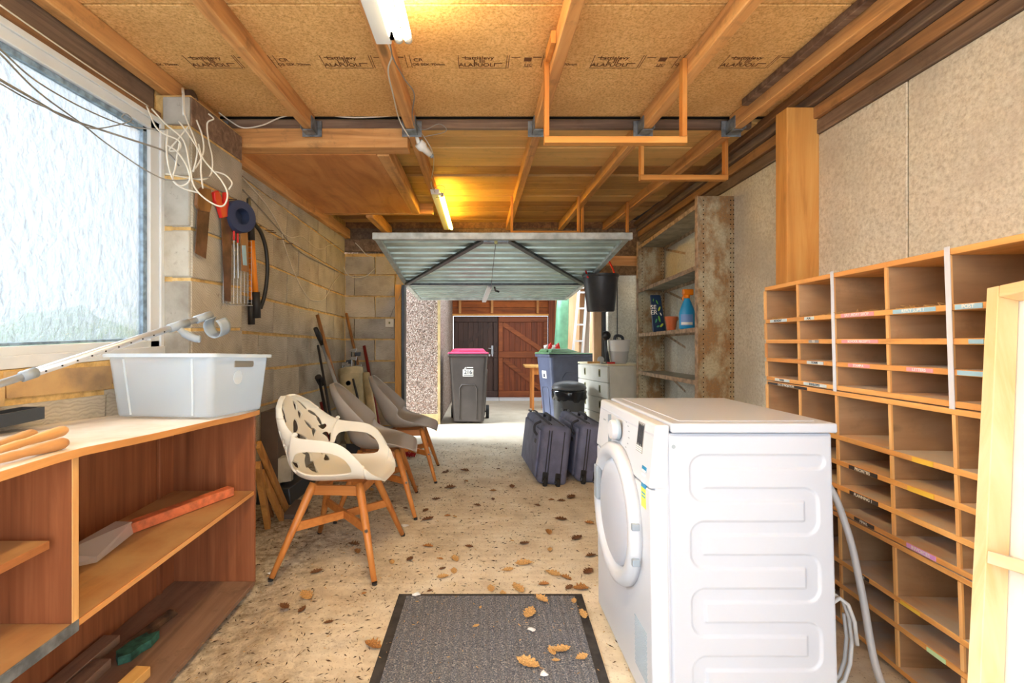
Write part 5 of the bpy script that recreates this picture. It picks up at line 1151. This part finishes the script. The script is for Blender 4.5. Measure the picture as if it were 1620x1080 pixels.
cable('grey cable looping beside the near lamp joist', [P(617,64,1.84), P(622,92,1.95), P(640,125,2.1), P(655,148,2.2), P(652,180,2.45), P(655,200,2.7)], .003, 'cablegrey')
cable('white cable from the ceiling rose to the far lamp', [P(653,190,2.74), P(668,212,2.9), P(684,240,3.0), P(686,262,3.4), P(682,290,3.75), P(688,304,3.88)], .0035, 'cable')
cable('grey cable loop beside the ceiling rose', [P(655,190,2.74), P(670,205,2.72), P(694,196,2.72), P(706,204,2.72), P(700,210,2.72), P(672,216,2.72)], .0025, 'cablegrey')
cable('white cable along the grey ledger board', [P(346,178,2.68), P(365,192,2.70), P(385,202,2.72), P(415,198,2.74), P(450,184,2.76), P(500,180,2.77), P(560,186,2.77), P(640,182,2.77)], .004, 'cable')
cable('small wire loop at the end of the far lamp', [P(686,300,3.86), P(694,293,3.86), P(704,297,3.86), P(698,310,3.86), P(690,312,3.86)], .003, 'cablegrey')
t = thing('ceiling_rose', 'white plastic connector hanging under the ceiling joist', 'connector', tuple(P(672,234,2.86)))
a_, b_ = P(662,226,2.84), P(681,245,2.9); m = MB(); m.tube([a_, a_.lerp(b_,.35), a_.lerp(b_,.5), b_], [.030,.032,.022,.018], 14); m.build('housing', M['white'], t, smooth=True)
m = MB(); m.tube([b_, b_+(b_-a_)*.18], .012, 10); m.build('cable_gland', M['greyp'], t, smooth=True)
m = MB(); m.tube([a_+Vector((0,0,.0)), a_+Vector((-.015,0,.06))], .012, 8); m.build('stem', M['white'], t, smooth=True)
t = thing('junction_box', 'round dark brown junction box on the side of the left joist', 'junction box', (-1.53, 2.38, 2.315))
m = MB(); m.lathe([(.0001,-1.492),(.030,-1.492),(.046,-1.500),(.048,-1.531)], 24, (0,2.44,2.318), 'x'); m.build('cover', M['brownbox'], t, smooth=True)
m = MB(); m.lathe([(.006,-1.4915),(.006,-1.486)], 10, (0,2.44,2.318), 'x'); m.build('screw', M['metal'], t)

# ------------------------------------------------------------ socket, wires on the far block wall
t = thing('light_switch', 'square cream light switch on the end block wall', 'switch', (-1.02, 5.39, 1.15)); q = P(616.5, 510.5, 5.39)
m = MB(); m.box(q.x-.048, q.x+.048, 5.37, 5.398, q.z-.048, q.z+.048); m.build('face_plate', M['switchp'], t, bevel=.004)
m = MB(); m.box(q.x-.008, q.x+.010, 5.362, 5.369, q.z-.012, q.z+.012); m.build('rocker', M['brass'], t, bevel=.002)
cable('thin grey wire dropping to the cream switch', [P(636,450,5.32), P(632,470,5.33), P(622,490,5.34), P(617,503,5.36)], .003, 'cablegrey')
cable('white cable sagging across the end block wall', [P(543,422,5.3), P(550,434,5.33), P(562,439,5.34), P(580,436,5.35), P(594,424,5.35)], .005, 'cable')
cable('white cable dropping from the dark lintel gap', [P(562,384,5.352), P(570,392,5.352), P(580,403,5.355), P(592,407,5.36)], .005, 'cable')
cable('pale cable hanging in a long loop on the block wall', [PW(384,281), PW(420,322), PW(444,362), PW(449,384), PW(463,425), PW(480,460), PW(493,474), PW(512,473), PW(526,450), PW(538,434)], .004, 'cable')
cable('grey-brown cable running down along a mortar joint', [PW(384,300), PW(412,330), PW(440,362), PW(470,395), PW(505,415), PW(535,430)], .004, 'cablegrey')
cable('thin wire arching under the wall plate', [PW(447,368), PW(462,376), PW(478,374), PW(500,392), PW(512,393), PW(520,388), PW(537,386)], .0028, 'cable')
for px_, py_ in ((403,357),(423,364),(427,367),(441,378),(455,385),(362,315),(388,330)):
    q = PW(px_, py_) if px_ > 384 else PX(px_, py_, -1.41); m = MB(); m.tube([q+Vector((-.03,0,0)), q+Vector((.045,.0,-.002))], .0028, 6); tag(m.build('nail', M['rustblade']), 'rusty nail sticking out of the block wall', 'nail', 'nails in the block wall')

# ------------------------------------------------------------ tools hung on the pier and wall
t = thing('hand_saw', 'old hand saw with a brown wooden handle hung nearest the window', 'saw', (-1.40, 2.38, 1.7))
def wallpoly(nm, mat, pts, X, th, par, **kw):
    m = MB(); a = [PX(x, y, X) for x, y in pts]; b = [v+Vector((-th,0,0)) for v in a]; n = len(a)
    m.add(a+b, [tuple(range(n)), tuple(range(2*n-1, n-1, -1))]+[(i, (i+1) % n, n+(i+1) % n, n+i) for i in range(n)]); return m.build(nm, mat, par, **kw)
wallpoly('blade', M['rustblade'], [(313,330),(332,334),(326,409),(309,400)], -1.395, .003, t)
wallpoly('handle', W['handle'], [(314,303),(322,296),(334,299),(337,316),(333,336),(318,334),(312,324)], -1.388, .018, t, bevel=.004)
t = thing('hand_saw', 'long rusty hand saw with a bright red handle', 'saw', (-1.40, 2.58, 1.6))
wallpoly('blade', M['rustblade'], [(350,342),(367,345),(365,477),(356,476)], -1.392, .003, t)
wallpoly('handle', M['red'], [(340,304),(346,301),(351,312),(352,322),(356,322),(357,304),(362,304),(363,342),(352,345),(348,330),(341,318)], -1.385, .02, t, bevel=.004)
t = thing('tape_roll', 'dark blue roll of tape hanging beside the red-handled saw', 'roll', (-1.38, 2.70, 1.76)); q = PX(378, 343, -1.37)
m = MB(); m.lathe([(.045,-.030),(.088,-.030),(.092,-.020),(.092,.020),(.088,.030),(.045,.030),(.045,-.030)], 32, (0,0,0), 'x'); rz = Matrix.Rotation(math.radians(-25), 3, 'Z'); m.v = [tuple(rz @ Vector(v)+q) for v in m.v]; m.build('roll_body', M['bluet'], t, auto=True)
t = thing('grill_rack', 'wire grill rack hanging behind the rusty saw', 'rack', (-1.38, 2.7, 1.25))
m = MB()
for i in range(9):
    x = 353+5.6*i; m.tube([PX(x, 372+i, -1.402 if x < 384 else -1.402), PX(x, 480, -1.402), PX(x, 483, -1.36)], .0016, 5)
m.build('long_wire', M['metal'], t)
m = MB()
for i in range(12): m.tube([PX(353, 378+9*i, -1.405), PX(398, 382+8.8*i, -1.405)], .0014, 5)
m.build('cross_wire', M['metal'], t)
for o in t.children: stuff(o)
m = MB(); m.tube([PX(353,478,-1.36), PX(366,482,-1.36), PX(399,483,-1.36)], .003, 6); m.build('rim_wire', M['metal'], t)
for i, (a, b_) in enumerate(((370,356),(376,360))):
    t = thing('skewer', 'thin metal skewer with a red handle beside the tape roll', 'skewer', tuple(PX(a, 420, -1.38)), 'red-handled skewers'); 
    m = MB(); m.tube([PX(a, b_, -1.385), PX(a, b_+24, -1.385)], .006, 8); m.build('handle', M['red'], t, smooth=True)
    m = MB(); m.tube([PX(a, b_+24, -1.385), PX(a+1, 440, -1.385)], .002, 6); m.build('rod', M['metal'], t)
t = thing('hang_card', 'yellow-brown hanging card with a pale blue label', 'card', (-1.38, 2.8, 1.5))
wallpoly('card', W['handle'], [(381,368),(392,369),(394,431),(383,428)], -1.376, .004, t); wallpoly('blue_label', M['tblue'], [(383,388),(389,388),(391,420),(385,419)], -1.372, .002, t)
t = thing('loppers', 'long orange-handled loppers with black grips hung on the wall', 'loppers', (-1.47, 3.05, 1.5))
m = MB(); m.tube([PX(398,374,-1.44), PX(401,420,-1.44), PX(405,466,-1.44)], .017, 12); m.build('handle', M['orange'], t, smooth=True)
m = MB(); m.tube([PX(396,380,-1.47), PX(397,430,-1.47), PX(397,480,-1.47)], .013, 10); m.build('handle', M['orange'], t, smooth=True)
m = MB(); m.tube([PX(405,462,-1.44), PX(406.5,503,-1.44)], .024, 12); m.build('grip', M['toolblack'], t, smooth=True)
m = MB(); m.tube([PX(397,474,-1.47), PX(398,513,-1.47)], .021, 12); m.build('grip', M['toolblack'], t, smooth=True)
m = MB(); m.tube([PX(397,355,-1.44), PX(398,380,-1.44)], .020, 12); m.build('collar', M['toolblack'], t, smooth=True)
wallpoly('cutting_head', M['dry'], [(393,314),(396,312),(398,330),(399,356),(394,356),(392,340)], -1.43, .012, t)
m = MB(); m.tube(spline([PX(401,352,-1.47), PX(413,368,-1.46), PX(421,395,-1.45), PX(423,430,-1.45), PX(419,465,-1.46), PX(412,488,-1.48)], 7), .013, 10); tag(m.build('hose', M['blackcable'], smooth=True), 'black hose hanging in an arc right of the loppers', 'hose')

# ------------------------------------------------------------ things leaning by the block wall
def stick(name, label, cat, p0, p1, r, mat, r1=None):
    t = thing(name, label, cat, tuple(p0)); m = MB(); m.tube([p0, p0.lerp(p1,.5), p1], [r, r, r1 or r], 10); m.build('shaft', mat, t, smooth=True); return t
bot = lambda x, y: Vector((x, y, F(y)+.004))
stick('pole', 'long brown pole leaning on the block wall behind the chairs', 'pole', PX(502,498,-1.50), bot(-1.07, 4.15), .016, W['handle'])
t = stick('spade', 'spade with a black grip and silver shaft leaning on the wall', 'spade', PX(510,545,-1.45), bot(-1.02, 3.95)+Vector((0,0,.2)), .015, M['alu'])
m = MB(); m.tube([PX(499,519,-1.47), PX(504,530,-1.46), PX(511,548,-1.45)], [.020,.024,.018], 12); m.build('grip', M['toolblack'], t, smooth=True)
m = MB(); q = bot(-1.02, 3.95); m.hexa([q+Vector((-.09,-.02,0)), q+Vector((.09,-.02,0)), q+Vector((.09,-.015,0)), q+Vector((-.09,-.015,0))], [q+Vector((-.10,-.04,.26)), q+Vector((.08,-.04,.26)), q+Vector((.08,-.035,.26)), q+Vector((-.10,-.035,.26))]); m.build('blade', M['dry'], t)
stick('thin_rod', 'thin black rod leaning left of the spade', 'rod', PX(503,546,-1.48), bot(-1.16, 3.9), .011, M['toolblack'], .007)
t = stick('hand_brush', 'dark round brush head on a stick behind the middle chair', 'brush', PX(505,600,-1.42), bot(-1.13, 3.75), .013, M['black'])
m = MB(); m.tube([PX(503,596,-1.43), PX(509,607,-1.42)], .030, 12); m.build('head', M['toolblack'], t)
stick('garden_tool', 'short dark tool handle low behind the middle chair', 'tool', PX(508,636,-1.38), bot(-1.16, 3.85), .016, M['redpole'])
stick('pole', 'thin dark pole leaning into the far wall corner', 'pole', Vector((-1.515,5.30,1.27)), bot(-1.12, 5.05), .016, W['handle'])
stick('pole', 'short dark red pole leaning on the end block wall', 'pole', Vector((-1.32,5.33,.90)), bot(-1.06, 5.1), .018, M['redpole'])
gb_ = thing('golf_bag', 'slim beige golf bag full of clubs in the far left corner', 'golf bag', (-1.36, 4.85, F(4.85)))
ga, gt = Vector((-1.22, 4.72, F(4.72)+.01)), Vector((-1.37, 4.95, .66))
m = MB(); m.tube([ga, ga.lerp(gt,.1), ga.lerp(gt,.55), ga.lerp(gt,.95), gt], [.115,.12,.118,.125,.122], 20); m.build('bag_body', M['golf'], gb_, auto=True)
m = MB(); m.tube([ga.lerp(gt,.93), gt+Vector((0,0,.012))], .129, 20); m.build('top_collar', M['golf'], gb_, auto=True)
m = MB(); m.tube([ga.lerp(gt,.10)+Vector((-.03,-.13,0)), ga.lerp(gt,.55)+Vector((-.03,-.13,0))], .055, 12); m.build('side_pocket', M['golf'], gb_, smooth=True)
m = MB(); m.tube(spline([ga.lerp(gt,.9)+Vector((.05,-.12,0)), ga.lerp(gt,.6)+Vector((.09,-.15,0)), ga.lerp(gt,.25)+Vector((.06,-.12,0))], 6), .012, 8); m.build('strap', M['toolblack'], gb_, smooth=True)
m = MB(); m.lathe([(.020,-.004),(.026,-.004),(.026,.004),(.020,.004),(.020,-.004)], 20, tuple(ga.lerp(gt,.85)+Vector((.0,-.128,0))), 'y'); m.build('ring', M['dry'], gb_)
for i, (dx, dy, h) in enumerate(((-.07,-.05,.06),(-.03,-.06,.04),(.02,-.03,.12),(.06,0,.03),(.0,.04,.20),(.04,.05,.16),(-.05,.04,.08))):
    t = thing('golf_club', 'metal golf club head poking out of the beige bag', 'golf club', tuple(gt+Vector((dx,dy,h))), 'golf clubs in the bag')
    a_ = gt+Vector((dx,dy,-.25)); b_ = gt+Vector((dx,dy,h)); m = MB(); m.tube([a_, b_], .006, 8); m.build('shaft', M['black'] if i > 3 else M['metal'], t)
    m = MB(); m.hexa([b_+Vector((-.01,-.012,-.01)), b_+Vector((.05,-.012,-.02)), b_+Vector((.05,.012,-.02)), b_+Vector((-.01,.012,-.01))], [b_+Vector((-.01,-.01,.02)), b_+Vector((.06,-.01,.028)), b_+Vector((.06,.01,.028)), b_+Vector((-.01,.01,.02))]); m.build('club_head', M['silver'] if i < 5 else M['dry'], t, bevel=.005)
stick('folded_parasol', 'narrow beige folded cloth roll beside the golf bag', 'roll', Vector((-1.22,4.98,.62)), bot(-1.02, 4.7), .045, M['golf'], .03)
# panels and offcuts behind the cream chair
t = thing('cardboard_box', 'tall dark brown flat box standing against the block wall', 'box', (-1.45, 3.3, -.08))
m = MB(); m.hexa([(-1.515,3.22,.02),(-1.395,3.22,.02),(-1.395,3.62,.0),(-1.515,3.62,.0)], [(-1.515,3.22,.53),(-1.395,3.22,.53),(-1.395,3.62,.52),(-1.515,3.62,.52)]); m.build('box_body', M['boxbrown'], t, bevel=.004)
m = MB(); m.hexa([(-1.393,3.22,.04),(-1.32,3.26,.04),(-1.32,3.30,.04),(-1.393,3.30,.04)], [(-1.393,3.22,.21),(-1.32,3.26,.21),(-1.32,3.30,.21),(-1.393,3.30,.21)]); m.build('printed_flap', M['block_white'], t)
m = MB(); m.hexa([(-1.52,3.16,F(3.2)),(-1.28,3.16,F(3.2)),(-1.28,3.66,F(3.66)),(-1.52,3.66,F(3.66))], [(-1.52,3.18,.015),(-1.30,3.18,.015),(-1.30,3.64,-.003),(-1.52,3.64,-.003)]); tag(m.build('slate_block', M['dry'], bevel=.006), 'grey slab under the tall brown box', 'slab')
LO = [((409,703,2.62),(455,812),.055,.022,'longest timber offcut leaning behind the bookcase end'), ((407,735,2.45),(424,835),.05,.03,'timber offcut nearest the bookcase, standing almost upright'), ((413,748,2.62),(446,822),.05,.028,'middle timber offcut of the leaning bundle'), ((414,718,2.72),(440,800),.03,.02,'thin timber lath at the back of the leaning bundle'), ((411,770,2.60),(430,818),.03,.02,'short dark lath under the leaning offcuts')]
for (a, b_, y), (c, d), w_, h_, lb in LO:
    p0 = P(a, b_, y); p1 = fl_pt(c, d)+Vector((0,0,.012)); m = MB(); m.bar(p0, p1, w_, h_, (1,.3,0)); tag(m.build('timber_offcut', W['offcut'] if 'dark' not in lb else W['handle'], bevel=.002, seg=1), lb, 'offcut')
q = fl_pt(462, 822); m = MB(); m.hexa([q+Vector((-.06,0,.002)), q+Vector((.05,.01,.002)), q+Vector((.05,.14,-.003)), q+Vector((-.04,.16,-.003))], [q+Vector((-.06,0,.03)), q+Vector((.05,.01,.03)), q+Vector((.05,.14,.07)), q+Vector((-.04,.16,.07))]); tag(m.build('timber_offcut', M['boxbrown'], bevel=.004), 'flat brown board scrap on the floor behind the cream chair leg', 'offcut')
t = thing('scrubbing_brush', 'red-bristled brush on the floor beyond the middle chair', 'brush', tuple(fl_pt(648, 720))); q = fl_pt(646, 722)
m = MB()
rb = random.Random(9)
for i in range(60): a = q+Vector((rb.uniform(-.08,.08), rb.uniform(-.03,.03), .005)); m.tube([a, a+Vector((rb.uniform(-.02,.02), rb.uniform(-.02,.02), .045))], .003, 4)
stuff(m.build('bristles', M['redbristle'], t)); m = MB(); m.box(q.x-.09, q.x+.09, q.y-.03, q.y+.03, q.z+.05, q.z+.07); m.build('brush_back', M['redpole'], t, bevel=.006)

# ------------------------------------------------------------ things in the yard on the right
def leanbox(name, label, cat, p0, p1, w_, th, mat, up=(1,0,0)):
    m = MB(); m.bar(p0, p1, w_, th, up); return tag(m.build(name, mat, bevel=.004, seg=1), label, cat)
t = thing('rolled_tarpaulin', 'tall pale green rolled tarpaulin standing by the timber doors', 'tarpaulin', (1.4, 8.2, F(8.2)))
m = MB(); z0_ = F(8.2)+.002; rt = random.Random(2); rows = []
for k in range(9):
    f = k/8; ring = []
    for i in range(14):
        a = 2*math.pi*i/14; r_ = (.125-.02*f)*(1+.12*math.sin(3*a+2*f))+rt.uniform(-.006,.006); ring.append((1.385+.09*f+r_*math.cos(a), 8.2+r_*math.sin(a), z0_+2.0*f))
    rows.append(ring)
m.add([v for r_ in rows for v in r_], [(i*14+k, i*14+(k+1) % 14, (i+1)*14+(k+1) % 14, (i+1)*14+k) for i in range(8) for k in range(14)]+[tuple(range(14)), tuple(8*14+k for k in range(14))]); m.build('roll', M['tarp'], t, smooth=True)
ld = thing('ladder', 'aluminium ladder leaning on the yard wall behind the bucket', 'ladder', (1.45, 7.3, F(7.3)))
la0, la1 = Vector((1.36,7.2,F(7.2)+.01)), Vector((1.62,7.5,1.80)); off = Vector((.17,-.02,0))
for k in (0, 1):
    m = MB(); m.bar(la0+off*k, la1+off*k*.72, .03, .06, (0,1,0)); m.build('rail', M['alu'], ld)
for k in range(8):
    f = .06+.125*k; m = MB(); m.bar(la0.lerp(la1, f), (la0+off).lerp(la1+off*.72, f), .03, .028); m.build('rung', M['alu'], ld)
leanbox('plywood_sheet', 'pale plywood sheet standing right of the ladder', 'sheet', Vector((1.78,6.95,F(6.95)+.01)), Vector((1.83,7.0,1.75)), .30, .018, W['sheet'], (0,1,0))
leanbox('plywood_sheet', 'narrow pale board between the tarpaulin and the ladder', 'sheet', Vector((1.72,8.6,F(8.6)+.01)), Vector((1.78,8.7,1.85)), .22, .02, W['sheet'], (0,1,0))
leanbox('timber_post', 'brown upright timber behind the round-headed tool', 'post', Vector((1.74,6.1,F(6.1)+.005)), Vector((1.78,6.12,1.85)), .07, .04, W['joistZ'], (0,1,0))
leanbox('metal_channel', 'dark upright steel channel left of the round-headed tool', 'channel', Vector((1.60,6.02,F(6.02)+.005)), Vector((1.60,6.04,1.8)), .05, .04, M['dry'], (0,1,0))
tb_ = thing('side_table', 'small worn wooden table half hidden behind the navy bin', 'table', (1.0, 8.1, F(8.1))); zt_ = F(8.1)+.74
m = MB(); m.box(.78, 1.18, 7.9, 8.3, zt_, zt_+.03); m.build('table_top', W['offcutY'], tb_, bevel=.003)
for x in (.92, 1.13):
    for y in (7.95, 8.25): m = MB(); m.box(x-.02, x+.02, y-.02, y+.02, F(y)+.001, zt_-.001); m.build('leg', W['oak'], tb_)
m = MB(); m.box(.90, 1.15, 7.94, 7.96, zt_-.12, zt_-.002); m.build('apron', W['oak'], tb_)

# ------------------------------------------------------------ mat, leaves and litter on the floor
mt_ = thing('doormat', 'grey ribbed doormat with dark rubber edges on the concrete floor', 'mat', (.04, 1.5, 0))
y0, y1 = .95, 2.005; ny = 60
def mz(y): return F(y)+.009
m = MB(); xl2 = lambda y: -.352+.006*(y-y0); xr2 = lambda y: .385+.055*(y-y0)
m.grid(161, ny, lambda u, v: (xl2(y0+(y1-y0)*v)+.035+u*(xr2(y0+(y1-y0)*v)-xl2(y0+(y1-y0)*v)-.07), y0+.03+(y1-y0-.05)*v, mz(y0+(y1-y0)*v)+.0016*abs(math.sin(u*math.pi*34))+.0008*R.random()))
stuff(m.build('ribbed_pile', M['matpile'], mt_))
m = MB(); n = 12
for i in range(n):
    a, b_ = y0+(y1-y0)*i/n, y0+(y1-y0)*(i+1)/n
    m.hexa([(xl2(a),a,F(a)+.001),(xr2(a),a,F(a)+.001),(xr2(b_),b_,F(b_)+.001),(xl2(b_),b_,F(b_)+.001)], [(xl2(a),a,mz(a)-.002),(xr2(a),a,mz(a)-.002),(xr2(b_),b_,mz(b_)-.002),(xl2(b_),b_,mz(b_)-.002)])
m.build('rubber_base', M['matedge'], mt_)
def leafmesh(seed, mat):
    r_ = random.Random(seed); m = MB(); L_ = 1.0; top = []; n = 13
    for i in range(n+1):
        t_ = i/n; wv = math.sin(math.pi*min(1, t_*1.02+.01))**.7*.27*(1+.28*math.sin(t_*n*2.3+seed)); top.append((t_, max(.015, wv)))
    vs = []; cl = r_.uniform(.2, .7); tw = r_.uniform(-.5, .5)
    for t_, wv in top:
        for s_ in (-1, -.5, 0, .5, 1): vs.append(((t_-.5)*L_, s_*wv, .05+cl*(s_*wv)**2*3+.28*(t_-.5)**2*r_.uniform(.7,1.3)+tw*s_*wv*(t_-.5)*.5+.02*r_.random()))
    fs = [(i*5+j, i*5+j+1, (i+1)*5+j+1, (i+1)*5+j) for i in range(n) for j in range(4)]
    m.add(vs, fs); m.tube([(-.5,0,.09),(-.62,.02,.05)], .012, 4); return m.mesh('fallen_leaf', mat, False)
KN = ['brown','pale tan','brown','dark brown','pale tan','brown','dark brown']
def where(px_, py_, onm):
    if onm: return 'on the doormat '+('near its top edge' if py_ < 962 else 'right of its centre' if px_ > 820 and py_ < 1010 else 'low on its right side' if px_ > 820 else 'left of its centre')
    if py_ < 790: return 'on the far concrete '+('under the tub chairs' if px_ < 720 else 'in front of the suitcases')
    if px_ > 840: return 'on the concrete beside the dryer, '+('just above the doormat' if py_ > 900 else 'closer to the suitcases' if py_ < 835 else 'midway along it')
    if px_ < 640: return 'on the concrete '+('below the bookcase end' if px_ < 540 else 'left of the doormat' if py_ > 930 else 'by the cream chair legs')
    return 'on the open concrete '+('right above the doormat' if py_ > 905 else 'to the right of the cream chair' if px_ < 730 else 'in mid-floor')
def leaf_label(o, k, s_, px_, py_, onm):
    sz = 'small' if s_ < .045 else 'large' if s_ > .078 else 'middling'
    w_ = where(px_, py_, onm); lb = '%s %s dry leaf %s' % (sz, KN[k], w_); tag(o, lb, 'leaf', 'leaves on the doormat' if onm else 'leaves on the concrete floor')
LM = [leafmesh(i, M[k]) for i, k in enumerate(('leaf','leafp','leaf','leafd','leafp','leaf','leafd'))]
PAL = [1, 4, 0, 2]
spots = [(590,1022,.075,0),(677,865,.06,0),(828,892,.09,4),(803,902,.06,1),(875,908,.08,1),(700,913,.06,4),(820,932,.085,1),(860,925,.05,0),(918,932,.075,2),(857,952,.07,4),(838,975,.085,1),(908,955,.04,4),(753,995,.03,1),(873,1035,.05,4),(888,1033,.07,1),(835,1055,.085,4),(920,1045,.05,1),(913,852,.085,3),(868,843,.07,0),(887,822,.08,3),(903,787,.09,3),(932,828,.06,0),(720,885,.07,4),(673,808,.06,3),(677,822,.09,3),(712,772,.09,6),(777,932,.06,1),(923,977,.06,1),(485,943,.09,1),(478,965,.05,3),(490,700,.1,3),(640,738,.09,6),(705,748,.08,3),(810,770,.08,3),(755,800,.06,6),(690,790,.07,3),(735,745,.09,6),(742,865,.05,3),(648,885,.05,3),(620,890,.05,4),(560,862,.07,6),(566,873,.06,0),(700,900,.04,3),(760,965,.02,4),(880,1050,.03,4),(796,940,.05,1),(900,930,.05,3),(895,915,.06,2),(680,935,.03,3),(780,790,.05,3),(850,800,.05,6),(500,905,.06,3),(450,960,.06,3),(520,985,.04,3),(830,860,.06,3),(870,870,.05,4),(930,905,.07,3),(935,880,.06,6)]
for i, (px_, py_, s_, k) in enumerate(spots):
    q = fl_pt(px_, py_); onm = xl2(1.5) < q.x < xr2(q.y) and y0 < q.y < y1
    if q.x > .46 and q.y < 2.0: q.x = .44
    o = bpy.data.objects.new('fallen_leaf', LM[k]); C.objects.link(o); o.location = (q.x, q.y, q.z+(.0115 if onm else .001)-.02*s_); o.scale = (s_, s_, s_); o.rotation_euler = (-.048, 0, R.uniform(0, 6.28))
    leaf_label(o, k, s_, px_, py_, onm)
for i in range(34):
    y = R.uniform(1.9, 5.0); x = -1.4+R.random()**1.3*2.2
    if (x < -1.0 and y < 2.2) or (x > .3 and y > 3.4): continue
    s_ = R.uniform(.025, .07); k = R.choice((0,4,6,0,2,1)); o = bpy.data.objects.new('fallen_leaf', LM[k]); C.objects.link(o)
    onm = xl2(y) < x < xr2(y) and y < y1
    o.location = (x, y, F(y)+.001+(.0115 if onm else 0)); o.scale = (s_, s_, s_*.8); o.rotation_euler = (-.048, 0, R.uniform(0, 6.28)); leaf_label(o, k, s_, 758+735*x/y, 515+735*(1.13-F(y))/y, onm)
m = MB()
for i in range(5200):
    y = 1.4+R.random()**1.2*3.8; x = R.uniform(-1.38, .9) if R.random() < .35 else -1.38+R.random()**1.8*1.8
    if x < -1.0 and y < 2.2: continue
    if xl2(y) < x < xr2(y) and y < y1 and R.random() < .8: continue
    s_ = R.uniform(.0012, .0058); z = F(y)+.0005; a = R.uniform(0, 6.28); l_ = s_*R.uniform(1, 3)
    c, s2 = math.cos(a), math.sin(a); m.add([(x-l_*c, y-l_*s2, z), (x+l_*c, y+l_*s2, z), (x-s_*s2*.7, y+s_*c*.7, z), (x, y, z+s_*.6)], [(0,1,3),(1,2,3),(2,0,3)])
o = stuff(m.build('floor_debris', M['crumb'])); tag(o, 'scattered dark crumbs and twig bits over the concrete floor', 'debris')
m = MB()
for i in range(1500):
    y = R.uniform(1.3, 4.8); x = R.uniform(-1.0, .7); 
    s_ = R.uniform(.001, .004); z = F(y)+.0005; a = R.uniform(0, 6.28); l_ = s_*R.uniform(1, 3)
    if xl2(y) < x < xr2(y) and y < y1: z += .011
    c, s2 = math.cos(a), math.sin(a); m.add([(x-l_*c, y-l_*s2, z), (x+l_*c, y+l_*s2, z), (x-s_*s2*.7, y+s_*c*.7, z), (x, y, z+s_*.6)], [(0,1,3),(1,2,3),(2,0,3)])
o = stuff(m.build('floor_debris', M['leafp'])); tag(o, 'pale leaf fragments scattered over the floor and doormat', 'debris')
for i, (px_, py_, lb) in enumerate(((640,832,'white paper scrap by the near chair foot'),(432,908,'white paper scrap beside the bookcase corner'),(658,945,'tiny white scrap at the top left of the doormat'),(842,1002,'white torn scrap in the middle of the doormat'),(861,1073,'white torn scrap low on the doormat'))):
    q = fl_pt(px_, py_); s_ = .022 if i > 1 else .035; rp = random.Random(i); up = .012 if i > 1 else .002; n = 8
    vs = [(q.x+s_*rp.uniform(.5,1)*math.cos(k*6.283/n), q.y+s_*.8*rp.uniform(.4,1)*math.sin(k*6.283/n), q.z+up+rp.uniform(0,.008)) for k in range(n)]+[(q.x, q.y, q.z+up+.010)]
    m = MB(); m.add(vs, [(k, (k+1) % n, n) for k in range(n)]); tag(m.build('paper_scrap', M['paper']), lb, 'scrap')
